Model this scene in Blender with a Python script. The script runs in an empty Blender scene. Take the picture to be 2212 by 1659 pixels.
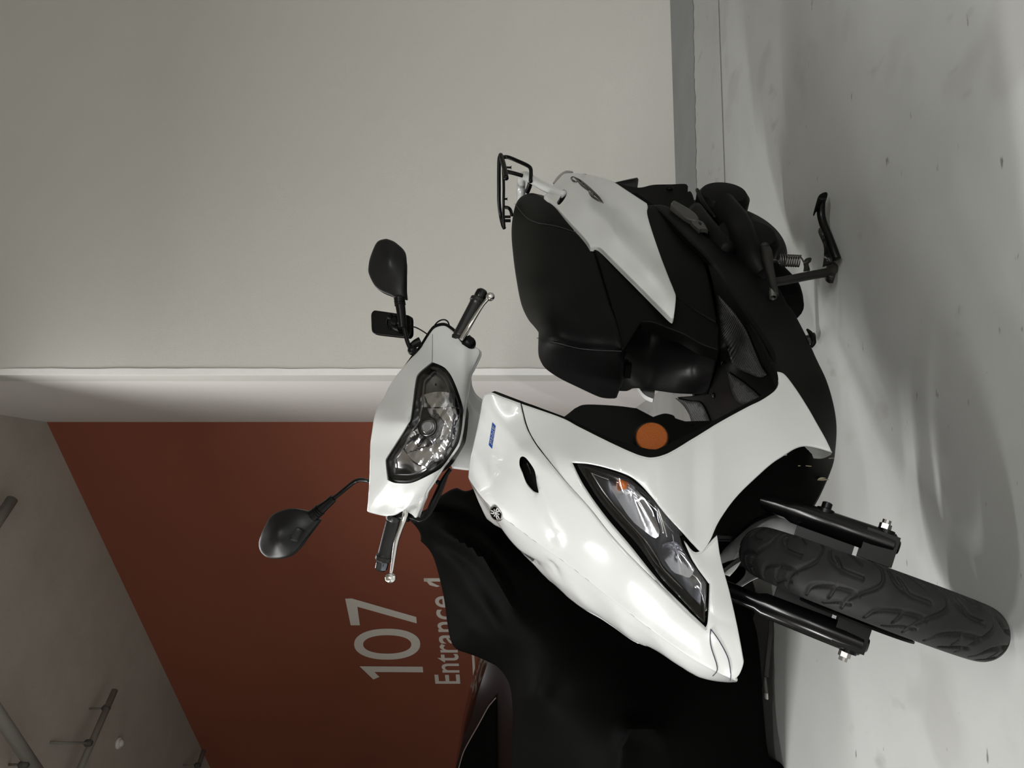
import bpy, bmesh, math, random
import numpy as np
from mathutils import Vector, geometry

random.seed(7)
scene = bpy.context.scene
COL = scene.collection
# ------------------------------------------------------------------ camera
FP, HOR, H = 1670.0, 1116.0, 0.911
PIT = math.atan((HOR - 1106.0) / FP)
cam_d = bpy.data.cameras.new('camera')
cam_d.sensor_fit = 'HORIZONTAL'; cam_d.sensor_width = 36.0
cam_d.lens = FP / 2212.0 * 36.0
cam_d.shift_x = -(HOR - 1106.0) / 2212.0
cam_d.clip_start = 0.02
cam = bpy.data.objects.new('camera', cam_d)
from mathutils import Matrix
# the phone is held sideways: image right is world down
cam.matrix_world = Matrix(((0, 1, 0, 0), (0, 0, -1, 0), (-1, 0, 0, H), (0, 0, 0, 1)))
COL.objects.link(cam); scene.camera = cam
# ------------------------------------------------------------------ world, exposure
w = bpy.data.worlds.new('world'); scene.world = w; w.use_nodes = True
w.node_tree.nodes['Background'].inputs[0].default_value = (.9, .95, 1, 1)
w.node_tree.nodes['Background'].inputs[1].default_value = 0.05
vs = scene.view_settings
vs.view_transform = 'Standard'; vs.look = 'None'; vs.gamma = 1.0; vs.use_curve_mapping = False
vs.exposure = -0.08
# lamps of the garage: tube lights (x, y, z, rotation about z, power)
CEIL = 5.10
TUBES = [(-3.4, 1.3, 3.0, 0.2, 185), (-5.0, -2.0, 3.0, 0.2, 296), (2.0, -5.5, 2.5, 0.1, 229), (1.8, -2.4, 2.9, 0.2, 216), (-1.6, 3.6, 3.8, 0.2, 60)]  # positions and powers fitted for brightness; the last added to light the side wall

# ------------------------------------------------------------------ frames
V = lambda *a: np.array(a, float)
Z = V(0, 0, 1); CAMP = V(0, 0, H)
YAW = .7103
O = V(-.4233, 1.499, 0)
F = V(-math.sin(YAW), -math.cos(YAW), 0); L = np.cross(Z, F)
RK, DL = math.radians(27), .8604
AX = -math.sin(RK) * F + math.cos(RK) * Z
def rot(v, ang=DL, a=AX):
    return v * math.cos(ang) + np.cross(a, v) * math.sin(ang) + a * np.dot(a, v) * (1 - math.cos(ang))
LS = rot(L); FS = np.cross(LS, AX)
A0 = O + F * .085
HB = A0 + AX * (1.078 / math.cos(RK)) + FS * .087
RW = .2425
WC = A0 + rot(O + Z * RW - A0)
WF = np.cross(LS, Z); WF /= np.linalg.norm(WF); WU = np.cross(WF, LS)
WC = WC + Z * (RW * WU[2] + .008 - WC[2] + .004)

class Frame:
    def __init__(s, o, f, l, u): s.o, s.f, s.l, s.u = o, f, l, u
    def pt(s, f, l, u): return s.o + s.f * f + s.l * l + s.u * u
    def ax(s, k): return {'f': s.f, 'l': s.l, 'u': s.u}[k]
BF = Frame(O, F, L, Z)            # body of the scooter
SF = Frame(HB, FS, LS, AX)        # everything that steers
WF_ = Frame(V(0, 0, 0), V(0, 1, 0), V(1, 0, 0), Z)    # the room; f is depth
def ray(x, y): return V((829.5 - y) / FP, 1, -(x - HOR) / FP) if False else V((1659 - y - 829.5) / FP, 1, -(x - HOR) / FP)
def P(fr, k, x, y, v):
    d = ray(x, y); n = fr.ax(k)
    return CAMP + d * ((v + np.dot(fr.o - CAMP, n)) / np.dot(d, n))
def T(x, y, t): return CAMP + ray(x, y) * t

# ------------------------------------------------------------------ materials
MATS = {}
def mat(name, col, rough=.5, metal=0., coat=0., bump=0., bscale=60., var=0., vscale=3., spec=.5, trans=0., ior=1.45, col2=None, emit=None):
    if name in MATS: return MATS[name]
    m = bpy.data.materials.new(name); m.use_nodes = True; nt = m.node_tree
    b = nt.nodes['Principled BSDF']
    b.inputs['Base Color'].default_value = (*col, 1); b.inputs['Roughness'].default_value = rough
    b.inputs['Metallic'].default_value = metal; b.inputs['Coat Weight'].default_value = coat
    b.inputs['Coat Roughness'].default_value = .04
    b.inputs['Specular IOR Level'].default_value = spec
    b.inputs['Transmission Weight'].default_value = trans; b.inputs['IOR'].default_value = ior
    tc = nt.nodes.new('ShaderNodeTexCoord')
    if bump:
        n = nt.nodes.new('ShaderNodeTexNoise'); n.inputs['Scale'].default_value = bscale; n.inputs['Detail'].default_value = 4
        bp = nt.nodes.new('ShaderNodeBump'); bp.inputs['Strength'].default_value = bump; bp.inputs['Distance'].default_value = .002
        nt.links.new(tc.outputs['Object'], n.inputs[0]); nt.links.new(n.outputs[0], bp.inputs['Height'])
        nt.links.new(bp.outputs[0], b.inputs['Normal'])
    if var:
        n = nt.nodes.new('ShaderNodeTexNoise'); n.inputs['Scale'].default_value = vscale; n.inputs['Detail'].default_value = 6
        r = nt.nodes.new('ShaderNodeValToRGB')
        c2 = col2 or tuple(c * (1 - var) for c in col)
        r.color_ramp.elements[0].position = .35; r.color_ramp.elements[1].position = .65
        r.color_ramp.elements[0].color = (*c2, 1); r.color_ramp.elements[1].color = (*col, 1)
        nt.links.new(tc.outputs['Object'], n.inputs[0]); nt.links.new(n.outputs[0], r.inputs[0])
        nt.links.new(r.outputs[0], b.inputs['Base Color'])
    if emit:
        b.inputs['Emission Color'].default_value = (*emit[:3], 1); b.inputs['Emission Strength'].default_value = emit[3]
    MATS[name] = m; return m
WHITE = mat('white_paint', (.60, .61, .60), .25, coat=1.0)
WHITE2 = mat('white_moulded_plastic', (.55, .56, .545), .35)
BLACK = mat('matte_black_plastic', (.0030, .0032, .0029), .45, spec=.08)
BLACKS = mat('satin_black_plastic', (.003, .003, .003), .32, spec=.2)
GLOSSB = mat('gloss_black_paint', (.004, .004, .004), .2, spec=.4)
DARKV = mat('black_void_plastic', (.0015, .0015, .0015), .7, spec=.1)
SEATM = mat('black_vinyl', (.0038, .0043, .0041), .5, bump=.08, bscale=1400, spec=.10)
RUBBER = mat('tyre_rubber', (.026, .026, .026), .55, bump=.1, bscale=700, var=.3, vscale=18, spec=.12)
GROOVE = mat('tyre_groove_rubber', (.006, .006, .006), .8)
STEEL = mat('polished_steel', (.75, .74, .72), .16, metal=1)
CHROME = mat('chrome', (.85, .85, .86), .06, metal=1)
BOLT = mat('zinc_bolt', (.38, .37, .36), .35, metal=1)
DKMET = mat('dark_engine_metal', (.0035, .0035, .0034), .5, spec=.12, bump=.2, bscale=80)
GREYM = mat('grey_cast_metal', (.07, .068, .062), .45, metal=.4)
AMBER = mat('amber_plastic', (.55, .13, .01), .25, coat=.5)
BLUE = mat('blue_sticker', (.012, .055, .25), .3)
SILV = mat('silver_print', (.6, .6, .62), .3, metal=.6)
LINEB = mat('dark_blue_line', (.01, .008, .03), .3)
CLOTH = mat('black_cover_cloth', (.0011, .0011, .0010), .6, bump=.1, bscale=500, spec=.025)
CARP = mat('dark_car_paint', (.009, .005, .0045), .1, spec=.12)
CARG = mat('dark_car_glass', (.001, .001, .001), .15, spec=.06)
def glass(name, tint, rough=.03, fres=1.45):
    m = bpy.data.materials.new(name); m.use_nodes = True; nt = m.node_tree
    for n in list(nt.nodes):
        if n.type != 'OUTPUT_MATERIAL': nt.nodes.remove(n)
    out = nt.nodes['Material Output']
    g = nt.nodes.new('ShaderNodeBsdfGlossy'); g.inputs['Roughness'].default_value = rough
    t = nt.nodes.new('ShaderNodeBsdfTransparent'); t.inputs[0].default_value = (*tint, 1)
    lw = nt.nodes.new('ShaderNodeLayerWeight'); lw.inputs[0].default_value = .5
    pw = nt.nodes.new('ShaderNodeMath'); pw.operation = 'POWER'; pw.inputs[1].default_value = 4.
    f = nt.nodes.new('ShaderNodeMath'); f.operation = 'MULTIPLY_ADD'; f.inputs[1].default_value = .6; f.inputs[2].default_value = .03
    nt.links.new(lw.outputs['Facing'], pw.inputs[0]); nt.links.new(pw.outputs[0], f.inputs[0])
    mx = nt.nodes.new('ShaderNodeMixShader')
    nt.links.new(f.outputs[0], mx.inputs[0]); nt.links.new(t.outputs[0], mx.inputs[1]); nt.links.new(g.outputs[0], mx.inputs[2])
    nt.links.new(mx.outputs[0], out.inputs[0]); return m
LENS = glass('clear_lens', (.95, .95, .96), fres=1.35); SMOKE = glass('smoked_lens', (.62, .63, .66))

# ------------------------------------------------------------------ object helpers
def tag(o, label=None, cat=None, group=None, kind=None):
    if label: o['label'] = label
    if cat: o['category'] = cat
    if group: o['group'] = group
    if kind: o['kind'] = kind
    return o
BASE = {}
def empty(name, loc):
    o = bpy.data.objects.new(name, None); COL.objects.link(o); o.location = loc
    o.empty_display_size = .1; BASE[o.name] = V(*loc); return o
def build(name, verts, faces, m, parent=None, smooth=True, loc=None, fix=True, sharp=None):
    base = BASE[parent.name] if parent is not None else (V(*loc) if loc is not None else V(0, 0, 0))
    me = bpy.data.meshes.new(name)
    me.from_pydata([tuple(np.asarray(v) - base) for v in verts], [], [tuple(int(i) for i in f) for f in faces])
    if fix:
        bm = bmesh.new(); bm.from_mesh(me); bmesh.ops.remove_doubles(bm, verts=bm.verts, dist=1e-6)
        bmesh.ops.recalc_face_normals(bm, faces=bm.faces); bm.to_mesh(me); bm.free()
    me.materials.append(m)
    me.polygons.foreach_set('use_smooth', [smooth] * len(me.polygons))
    if smooth and sharp is not None:
        try: me.set_sharp_from_angle(angle=math.radians(sharp))
        except Exception: pass
    me.update()
    o = bpy.data.objects.new(name, me); COL.objects.link(o)
    if parent is not None: o.parent = parent; BASE[o.name] = base
    else: o.location = tuple(base); BASE[o.name] = base
    return o
def join(*parts):
    vs_, fs_ = [], []
    for v, f in parts:
        k = len(vs_); vs_ += list(v); fs_ += [tuple(i + k for i in ff) for ff in f]
    return vs_, fs_
def cr(pts, n=6, closed=False):
    p = [np.asarray(q, float) for q in pts]; N = len(p); out = []
    segs = N if closed else N - 1
    for i in range(segs):
        a, b = p[i], p[(i + 1) % N]
        pa = p[(i - 1) % N] if (closed or i > 0) else 2 * a - b
        pb = p[(i + 2) % N] if (closed or i + 2 < N) else 2 * b - a
        for k in range(n):
            t = k / n
            out.append(.5 * (2 * a + (b - pa) * t + (2 * pa - 5 * a + 4 * b - pb) * t * t + (3 * a - pa - 3 * b + pb) * t ** 3))
    if not closed: out.append(p[-1])
    return out
def tube(pts, r, n=6, segs=14, closed=False, caps=True, ell=None):
    """swept round bar; r a number or one per point"""
    rs = r if hasattr(r, '__len__') else [r] * len(pts)
    q = cr([np.append(p, rr) for p, rr in zip(pts, rs)], n, closed) if n > 1 else [np.append(p, rr) for p, rr in zip(pts, rs)]
    N = len(q); ps = [v[:3] for v in q]; rr = [v[3] for v in q]
    vs_, fs_ = [], []
    up = None
    for i in range(N):
        a = ps[(i - 1) % N] if (closed or i > 0) else ps[i]; b = ps[(i + 1) % N] if (closed or i < N - 1) else ps[i]
        t = b - a; t /= (np.linalg.norm(t) + 1e-12)
        if up is None:
            up = np.cross(t, Z if abs(t[2]) < .9 else V(1, 0, 0))
        up = up - t * np.dot(up, t); up /= np.linalg.norm(up); s = np.cross(t, up)
        for k in range(segs):
            c = 2 * math.pi * k / segs
            e = (1, 1) if ell is None else ell
            vs_.append(ps[i] + rr[i] * (e[0] * math.cos(c) * up + e[1] * math.sin(c) * s))
    M = N if closed else N - 1
    for i in range(M):
        for k in range(segs):
            j = (i + 1) % N; l = (k + 1) % segs
            fs_.append((i * segs + k, i * segs + l, j * segs + l, j * segs + k))
    if caps and not closed:
        fs_.append(tuple(range(segs))); fs_.append(tuple((N - 1) * segs + k for k in range(segs)))
    return vs_, fs_
def cyl(a, b, r, r2=None, segs=24): return tube([a, b], [r, r if r2 is None else r2], n=1, segs=segs)
def lathe(c, ax, prof, segs=32):
    """prof: (radius, height along ax)"""
    ax = np.asarray(ax, float); ax = ax / np.linalg.norm(ax)
    u = np.cross(ax, Z if abs(ax[2]) < .9 else V(1, 0, 0)); u /= np.linalg.norm(u); s = np.cross(ax, u)
    vs_, fs_ = [], []; n = len(prof)
    for r, hh in prof:
        for k in range(segs):
            t = 2 * math.pi * k / segs
            vs_.append(c + ax * hh + max(r, 1e-5) * (math.cos(t) * u + math.sin(t) * s))
    for i in range(n - 1):
        for k in range(segs):
            l = (k + 1) % segs; fs_.append((i * segs + k, i * segs + l, (i + 1) * segs + l, (i + 1) * segs + k))
    fs_.append(tuple(range(segs))); fs_.append(tuple((n - 1) * segs + k for k in range(segs)))
    return vs_, fs_
def box(c, ex, ey, ez, bev=0.):
    """oriented box; ex, ey, ez half-extent vectors"""
    vs_ = [c + sx * ex + sy * ey + sz * ez for sx in (-1, 1) for sy in (-1, 1) for sz in (-1, 1)]
    return vs_, [(0, 1, 3, 2), (4, 6, 7, 5), (0, 4, 5, 1), (2, 3, 7, 6), (0, 2, 6, 4), (1, 5, 7, 3)]
def sphere(c, r, n=16, sc=(1, 1, 1)):
    vs_, fs_ = [], []
    for i in range(n + 1):
        t = math.pi * i / n
        for k in range(2 * n):
            p = math.pi * k / n
            vs_.append(c + r * V(sc[0] * math.sin(t) * math.cos(p), sc[1] * math.sin(t) * math.sin(p), sc[2] * math.cos(t)))
    for i in range(n):
        for k in range(2 * n):
            l = (k + 1) % (2 * n); fs_.append((i * 2 * n + k, i * 2 * n + l, (i + 1) * 2 * n + l, (i + 1) * 2 * n + k))
    return vs_, fs_
def bevel(o, width, segs=3, angle=30):
    m = o.modifiers.new('bevel', 'BEVEL'); m.width = width; m.segments = segs; m.limit_method = 'ANGLE'; m.angle_limit = math.radians(angle)
    return o

# ---- panels: an outline on the surface, the surface itself a smooth spline through known points
def resample(pts, step):
    """(x, y) smooth, (x, y, 1) corner; closed"""
    n = len(pts); cs = [i for i, p in enumerate(pts) if len(p) > 2]
    P2 = [V(p[0], p[1]) for p in pts]
    if not cs: return _sub(cr(P2, 10, True) + [P2[0]], step)[:-1]
    out = []
    for a, b in zip(cs, cs[1:] + [cs[0] + n]):
        seg = [P2[i % n] for i in range(a, b + 1)]
        out += _sub(cr(seg, 10), step)[:-1]
    return out
def _sub(p, step):
    p = np.array(p); d = np.r_[0, np.cumsum(np.linalg.norm(np.diff(p, axis=0), axis=1))]
    n = max(1, int(round(d[-1] / step))); t = np.linspace(0, d[-1], n + 1)
    return [V(np.interp(q, d, p[:, 0]), np.interp(q, d, p[:, 1])) for q in t]
def inside(poly, q):
    x, y = q[:, 0], q[:, 1]; r = np.zeros(len(q), bool); n = len(poly)
    for i in range(n):
        x1, y1 = poly[i]; x2, y2 = poly[(i + 1) % n]
        if y1 == y2: continue
        c = ((y1 > y) != (y2 > y)) & (x < (x2 - x1) * (y - y1) / (y2 - y1) + x1)
        r ^= c
    return r
def bdist(poly, q):
    a = np.array(poly); b = np.roll(a, -1, 0); d = np.full(len(q), 1e9)
    for p0, p1 in zip(a, b):
        e = p1 - p0; t = np.clip(((q - p0) @ e) / (e @ e + 1e-12), 0, 1)
        d = np.minimum(d, np.linalg.norm(q - p0 - t[:, None] * e, axis=1))
    return d
class TPS:
    def __init__(s, ctrl, lam=0.):
        c = np.array([k[:2] for k in ctrl], float) / 200.; v = np.array([k[2] for k in ctrl], float); n = len(c)
        K = s.k(np.linalg.norm(c[:, None] - c[None], axis=2)) + lam * np.eye(n)
        Pm = np.c_[np.ones(n), c]; A = np.zeros((n + 3, n + 3)); A[:n, :n] = K; A[:n, n:] = Pm; A[n:, :n] = Pm.T
        s.c = c; s.w = np.linalg.lstsq(A, np.r_[v, 0, 0, 0], rcond=None)[0]
    def k(s, r): return np.where(r > 1e-9, r * r * np.log(np.maximum(r, 1e-9)), 0)
    def __call__(s, q):
        q = np.asarray(q, float).reshape(-1, 2) / 200.; n = len(s.c)
        return s.k(np.linalg.norm(q[:, None] - s.c[None], axis=2)) @ s.w[:n] + s.w[n] + q @ s.w[n + 1:]
def tri2d(outline, sp, rings=(), holes=()):
    pol = np.array(outline); pts = [tuple(p) for p in pol]; edges = [(i, (i + 1) % len(pts)) for i in range(len(pts))]
    hp = []
    for hh in holes:
        k = len(pts); pts += [tuple(p) for p in hh]; edges += [(k + i, k + (i + 1) % len(hh)) for i in range(len(hh))]; hp.append(np.array(hh))
    nrm = np.roll(pol, -1, 0) - np.roll(pol, 1, 0); nrm = np.c_[-nrm[:, 1], nrm[:, 0]]; nrm /= (np.linalg.norm(nrm, axis=1)[:, None] + 1e-9)
    ar = np.sum(pol[:, 0] * np.roll(pol[:, 1], -1) - np.roll(pol[:, 0], -1) * pol[:, 1])
    if ar < 0: nrm = -nrm
    for r in rings:
        q = pol + nrm * r; ok = inside(pol, q) & (bdist(pol, q) > .93 * r)
        pts += [tuple(p) for p in q[ok]]
    x0, y0 = pol.min(0); x1, y1 = pol.max(0)
    gx, gy = np.meshgrid(np.arange(x0, x1, sp), np.arange(y0, y1, sp * .87)); gx = gx + (np.arange(gx.shape[0]) % 2)[:, None] * sp * .5
    g = np.c_[gx.ravel(), gy.ravel()]; g = g[inside(pol, g)]
    rm = (max(rings) if rings else 0) + sp * .45
    if len(g): g = g[bdist(pol, g) > rm]
    for q in hp:
        if len(g): g = g[~inside(q, g) & (bdist(q, g) > sp * .45)]
    pts += [tuple(p) for p in g]
    res = geometry.delaunay_2d_cdt([Vector(p) for p in pts], edges, [], 0, 1e-5)
    vv = np.array([tuple(v) for v in res[0]]); ff = [tuple(f) for f in res[2]]
    cen = np.array([vv[list(f)].mean(0) for f in ff]); keep = inside(pol, cen)
    for q in hp: keep &= ~inside(q, cen)
    return vv, [f for f, k in zip(ff, keep) if k], pol
def solidify(front, faces, tdir, thick):
    n = len(front); back = [v + tdir * thick for v in front]
    ec = {}
    for f in faces:
        for i in range(len(f)):
            a, b = f[i], f[(i + 1) % len(f)]; ec[(a, b)] = 1
    side = [(a, b, b + n, a + n) for (a, b) in ec if (b, a) not in ec]
    return list(front) + back, list(faces) + [tuple(i + n for i in reversed(f)) for f in faces] + [tuple(reversed(s)) for s in side]
def panel(name, outline, surf, m, parent, fr=BF, k='l', thick=.004, tdir=None, step=5, sp=9, rnd=4, rpx=3.5, off=0., fn=None, mirror=None, smooth=True, holes=(), loc=None, geo=False, centre=None):
    """surf: TPS in (x, y) giving frame coordinate k"""
    ol = resample(outline, step) if step else [V(p[0], p[1]) for p in outline]
    vv, ff, pol = tri2d(ol, sp, (rpx * .3, rpx * .65, rpx) if rnd else (), [resample(h_, step) for h_ in holes])
    val = surf(vv)
    if fn is not None: val = val + fn(vv)
    bpol = pol
    if centre is not None:          # the half meets its mirror image here: no gap, no rounded edge
        cl_ = np.array(_sub(cr([V(*c) for c in centre], 10), 2)); dc = np.min(np.linalg.norm(vv[:, None] - cl_[None], axis=2), axis=1)
        onb = bdist(pol, vv) < .5; ci = np.argmin(np.linalg.norm(vv[:, None] - cl_[None], axis=2), axis=1); sm_ = np.clip(dc / 16., 0, 1); val = val - surf(cl_)[ci] * (1 - sm_ * sm_ * (3 - 2 * sm_)); val = np.where(onb & (dc < 2.5), 0., np.maximum(val, 0))
    pts = np.array([P(fr, k, x, y, v) for (x, y), v in zip(vv, val)])
    td = tdir if tdir is not None else -fr.ax(k) if np.dot(ray(vv[:, 0].mean(), vv[:, 1].mean()), fr.ax(k)) < 0 else fr.ax(k)
    if rnd or off:
        nr = np.zeros_like(pts)
        for a, b, c in ff:
            n_ = np.cross(pts[b] - pts[a], pts[c] - pts[a])
            if np.dot(n_, CAMP - pts[a]) < 0: n_ = -n_
            nr[a] += n_; nr[b] += n_; nr[c] += n_
        nr /= (np.linalg.norm(nr, axis=1)[:, None] + 1e-12)
        pts = pts + nr * off
        if rnd:
            if centre is None: bd = bdist(pol, vv)
            else:
                bd = np.full(len(vv), 1e9)
                for p0, p1 in zip(pol, np.roll(pol, -1, 0)):
                    if min(np.min(np.linalg.norm(cl_ - p0, axis=1)), 9) < 2.5 and np.min(np.linalg.norm(cl_ - p1, axis=1)) < 2.5: continue
                    e = p1 - p0; t = np.clip(((vv - p0) @ e) / (e @ e + 1e-12), 0, 1); bd = np.minimum(bd, np.linalg.norm(vv - p0 - t[:, None] * e, axis=1))
            d = np.clip(bd / rpx, 0, 1); pts = pts - nr * ((1 - np.sqrt(1 - (1 - d) ** 2)) * rnd * .001)[:, None]
    vs_, fs_ = solidify(list(pts), ff, td, thick)
    if mirror:
        o_, a_ = mirror; vm = [v - 2 * np.dot(v - o_, a_) * a_ for v in vs_]; 
        if mirror_join: vs_, fs_ = join((vs_, fs_), (vm, [tuple(reversed(f)) for f in fs_]))
    if geo: return vs_, fs_
    return build(name, vs_, fs_, m, parent, smooth, loc=loc, fix=False if not mirror else True, sharp=40)
mirror_join = True
MIRB = (O, L)
def mirrored(vf, o_=O, a_=L): return [v - 2 * np.dot(v - o_, a_) * a_ for v in vf[0]], [tuple(reversed(f)) for f in vf[1]]
def z1(*p): return [((760 + a[0] / 4.1475), 460 + a[1] / 4.1475, *a[2:]) for a in p]
def zz(ox, oy, s): return lambda *p: [((ox + a[0] / s), oy + a[1] / s, *a[2:]) for a in p]
z2 = zz(760, 760, 5.53); z3 = zz(520, 980, 5.53); z4 = zz(980, 820, 4.148); z5 = zz(1220, 980, 3.19)
z6 = zz(1040, 320, 4.148); z7 = zz(1400, 360, 4.148); z8 = zz(1540, 960, 3.073)
zb = zz(1140, 560, 2.9625); ze = zz(1560, 560, 2.962); zc = zz(860, 1000, 2.517); zs = zz(700, 1200, 3.614); zl = zz(0, 860, 2.077)
zh = zz(1160, 340, 9.2167)
def rev(p): return list(reversed(p))

# =================================================================== the room
def ns(nt, t, **kw):
    n = nt.nodes.new(t)
    for k, v in kw.items(): n.inputs[k].default_value = v
    return n
def wall_mat(name, c1, c2, rough=.55, scale=.8, bump=.12, bs=160., spots=None, spec=.3):
    m = bpy.data.materials.new(name); m.use_nodes = True; nt = m.node_tree; b = nt.nodes['Principled BSDF']
    b.inputs['Roughness'].default_value = rough; b.inputs['Specular IOR Level'].default_value = spec
    tc = nt.nodes.new('ShaderNodeTexCoord')
    n = ns(nt, 'ShaderNodeTexNoise', Scale=scale, Detail=5., Roughness=.6); nt.links.new(tc.outputs['Object'], n.inputs[0])
    r = nt.nodes.new('ShaderNodeValToRGB'); r.color_ramp.elements[0].color = (*c2, 1); r.color_ramp.elements[1].color = (*c1, 1)
    r.color_ramp.elements[0].position = .3; r.color_ramp.elements[1].position = .62
    nt.links.new(n.outputs[0], r.inputs[0]); last = r.outputs[0]
    for sc, th, col, st in (spots or ()):
        q = ns(nt, 'ShaderNodeTexNoise', Scale=sc[0], Detail=3., Roughness=.5)
        mp = nt.nodes.new('ShaderNodeMapping'); mp.inputs['Scale'].default_value = sc[1]
        nt.links.new(tc.outputs['Object'], mp.inputs[0]); nt.links.new(mp.outputs[0], q.inputs[0])
        rr = nt.nodes.new('ShaderNodeValToRGB'); rr.color_ramp.elements[0].position = th; rr.color_ramp.elements[1].position = min(1, th + .06)
        rr.color_ramp.elements[0].color = (0, 0, 0, 1); rr.color_ramp.elements[1].color = (st, st, st, 1)
        nt.links.new(q.outputs[0], rr.inputs[0])
        mx = nt.nodes.new('ShaderNodeMix'); mx.data_type = 'RGBA'; nt.links.new(rr.outputs[0], mx.inputs[0])
        nt.links.new(last, mx.inputs[6]); mx.inputs[7].default_value = (*col, 1); last = mx.outputs[2]
    nt.links.new(last, b.inputs['Base Color'])
    n2 = ns(nt, 'ShaderNodeTexNoise', Scale=bs, Detail=3.); nt.links.new(tc.outputs['Object'], n2.inputs[0])
    bp = nt.nodes.new('ShaderNodeBump'); bp.inputs['Strength'].default_value = bump; bp.inputs['Distance'].default_value = .004
    nt.links.new(n2.outputs[0], bp.inputs['Height']); nt.links.new(bp.outputs[0], b.inputs['Normal'])
    return m
W_PAINT = wall_mat('cream_wall_paint', (.66, .65, .605), (.64, .63, .59))
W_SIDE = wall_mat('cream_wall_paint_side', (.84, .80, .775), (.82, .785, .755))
W_RED = wall_mat('red_brown_wall_paint', (.31, .094, .056), (.285, .086, .051), rough=.5)
W_CEIL = wall_mat('grey_ceiling_spray', (.53, .495, .43), (.43, .40, .345), rough=.9, scale=1.1, bump=.8, bs=90.)
W_FLOOR = wall_mat('grey_epoxy_floor', (.40, .405, .395), (.355, .36, .35), rough=.5, scale=1.6, bump=.05, bs=60., spec=.3,
    spots=[((2.2, (1, 1, 1)), .58, (.29, .285, .265), .45), ((7., (1, .5, 1)), .66, (.22, .212, .19), .45), ((45., (.35, 1, 1)), .70, (.10, .095, .09), .8)])
W_BAND = wall_mat('dark_grey_floor_band', (.20, .212, .215), (.165, .175, .178), rough=.4, scale=3.)
W_TRIM = wall_mat('white_corner_paint', (.93, .925, .90), (.90, .89, .87), scale=6.)
W_LET = wall_mat('light_grey_lettering', (.86, .81, .74), (.82, .77, .71), rough=.5)
W_DARK = wall_mat('dark_joint', (.05, .045, .04), (.03, .03, .028), scale=8.)

def G(x, y, z=0.): return P(WF_, 'u', x, y, z)
c1 = G(1473, 1659 - 850)                     # foot of the corner, on the floor
far = G(1448, 0)
dM = (far - c1); dM[2] = 0; dM /= np.linalg.norm(dM)          # along the light wall
dS = V(-.1421, 1, 0); dS /= np.linalg.norm(dS)                # along the short side wall
lam = (c1[0] + .04910 * c1[1]) / (-dS[0] - .0491 * dS[1])     # reaches the red wall at image y 912
c2 = c1 + dS * lam
dR = V(-.8003, .5996, 0)
HC = float((CAMP + ray(101, 912) * c2[1])[2])                 # ceiling height
nM = V(dM[1], -dM[0], 0)                                      # towards the camera
def slab(name, a, d, ln, z0, z1_, th, m, kind='structure', s0=0.):
    n = V(d[1], -d[0], 0)
    if np.dot(n, -a[:2].tolist()[0] * V(1, 0, 0) - a[1] * V(0, 1, 0)) < 0: n = -n
    p = [a + d * s0, a + d * ln]; vs_ = []
    for q in p:
        for off in (0, -th):
            for z in (z0, z1_): vs_.append(V(q[0], q[1], 0) + n * off + Z * z)
    o = build(name, vs_, [(0, 1, 5, 4), (2, 6, 7, 3), (0, 4, 6, 2), (1, 3, 7, 5), (0, 2, 3, 1), (4, 5, 7, 6)], m, None, False, loc=V(a[0], a[1], 0))
    if kind: o['kind'] = kind
    return o
wallr = slab('wall_right', c1, dM, 6.5, 0, HC, .25, W_PAINT)
walls = slab('wall_side', c1, dS, lam, 0, HC, .2, W_SIDE, s0=.004)
wallred = slab('wall_left', c2, dR, 12.5, 0, HC, .25, W_RED)
pe = c1 + dM * 6.5
wallb = slab('wall_back', V(-11, -7, 0), V(1, 0, 0), 19, 0, HC, .25, W_PAINT)
wallx = slab('wall_far_right', V(pe[0], pe[1], 0), V(.05, -1, 0), 13.5, 0, HC, .25, W_PAINT)
wally = slab('wall_far_left', V(-10.6, -7, 0), V(0, 1, 0), 22, 0, HC, .25, W_PAINT)
fl = build('floor', [V(-11, -7.3, 0), V(9, -7.3, 0), V(9, 15, 0), V(-11, 15, 0), V(-11, -7.3, -.2), V(9, -7.3, -.2), V(9, 15, -.2), V(-11, 15, -.2)],
           [(0, 1, 2, 3), (7, 6, 5, 4), (0, 4, 5, 1), (1, 5, 6, 2), (2, 6, 7, 3), (3, 7, 4, 0)], W_FLOOR, None, False); fl['kind'] = 'structure'
ce = build('ceiling', [V(-11, -7.3, HC), V(9, -7.3, HC), V(9, 15, HC), V(-11, 15, HC), V(-11, -7.3, HC + .2), V(9, -7.3, HC + .2), V(9, 15, HC + .2), V(-11, 15, HC + .2)],
           [(0, 1, 2, 3), (7, 6, 5, 4), (0, 4, 5, 1), (1, 5, 6, 2), (2, 6, 7, 3), (3, 7, 4, 0)], W_CEIL, None, False); ce['kind'] = 'structure'
# darker grey floor band at the foot of the light wall, with its ragged inner edge
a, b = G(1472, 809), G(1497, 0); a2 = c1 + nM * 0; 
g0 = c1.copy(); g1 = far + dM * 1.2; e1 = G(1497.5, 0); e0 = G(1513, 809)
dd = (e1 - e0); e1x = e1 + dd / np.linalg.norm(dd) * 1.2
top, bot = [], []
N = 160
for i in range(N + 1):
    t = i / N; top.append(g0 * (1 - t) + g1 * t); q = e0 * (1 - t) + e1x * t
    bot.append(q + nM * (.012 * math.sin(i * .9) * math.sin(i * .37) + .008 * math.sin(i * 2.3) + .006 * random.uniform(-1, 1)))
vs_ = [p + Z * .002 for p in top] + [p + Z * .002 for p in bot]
o = build('trim_2', vs_, [(i, i + 1, N + 2 + i, N + 1 + i) for i in range(N)], W_BAND, None, False); o['kind'] = 'structure'
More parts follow.
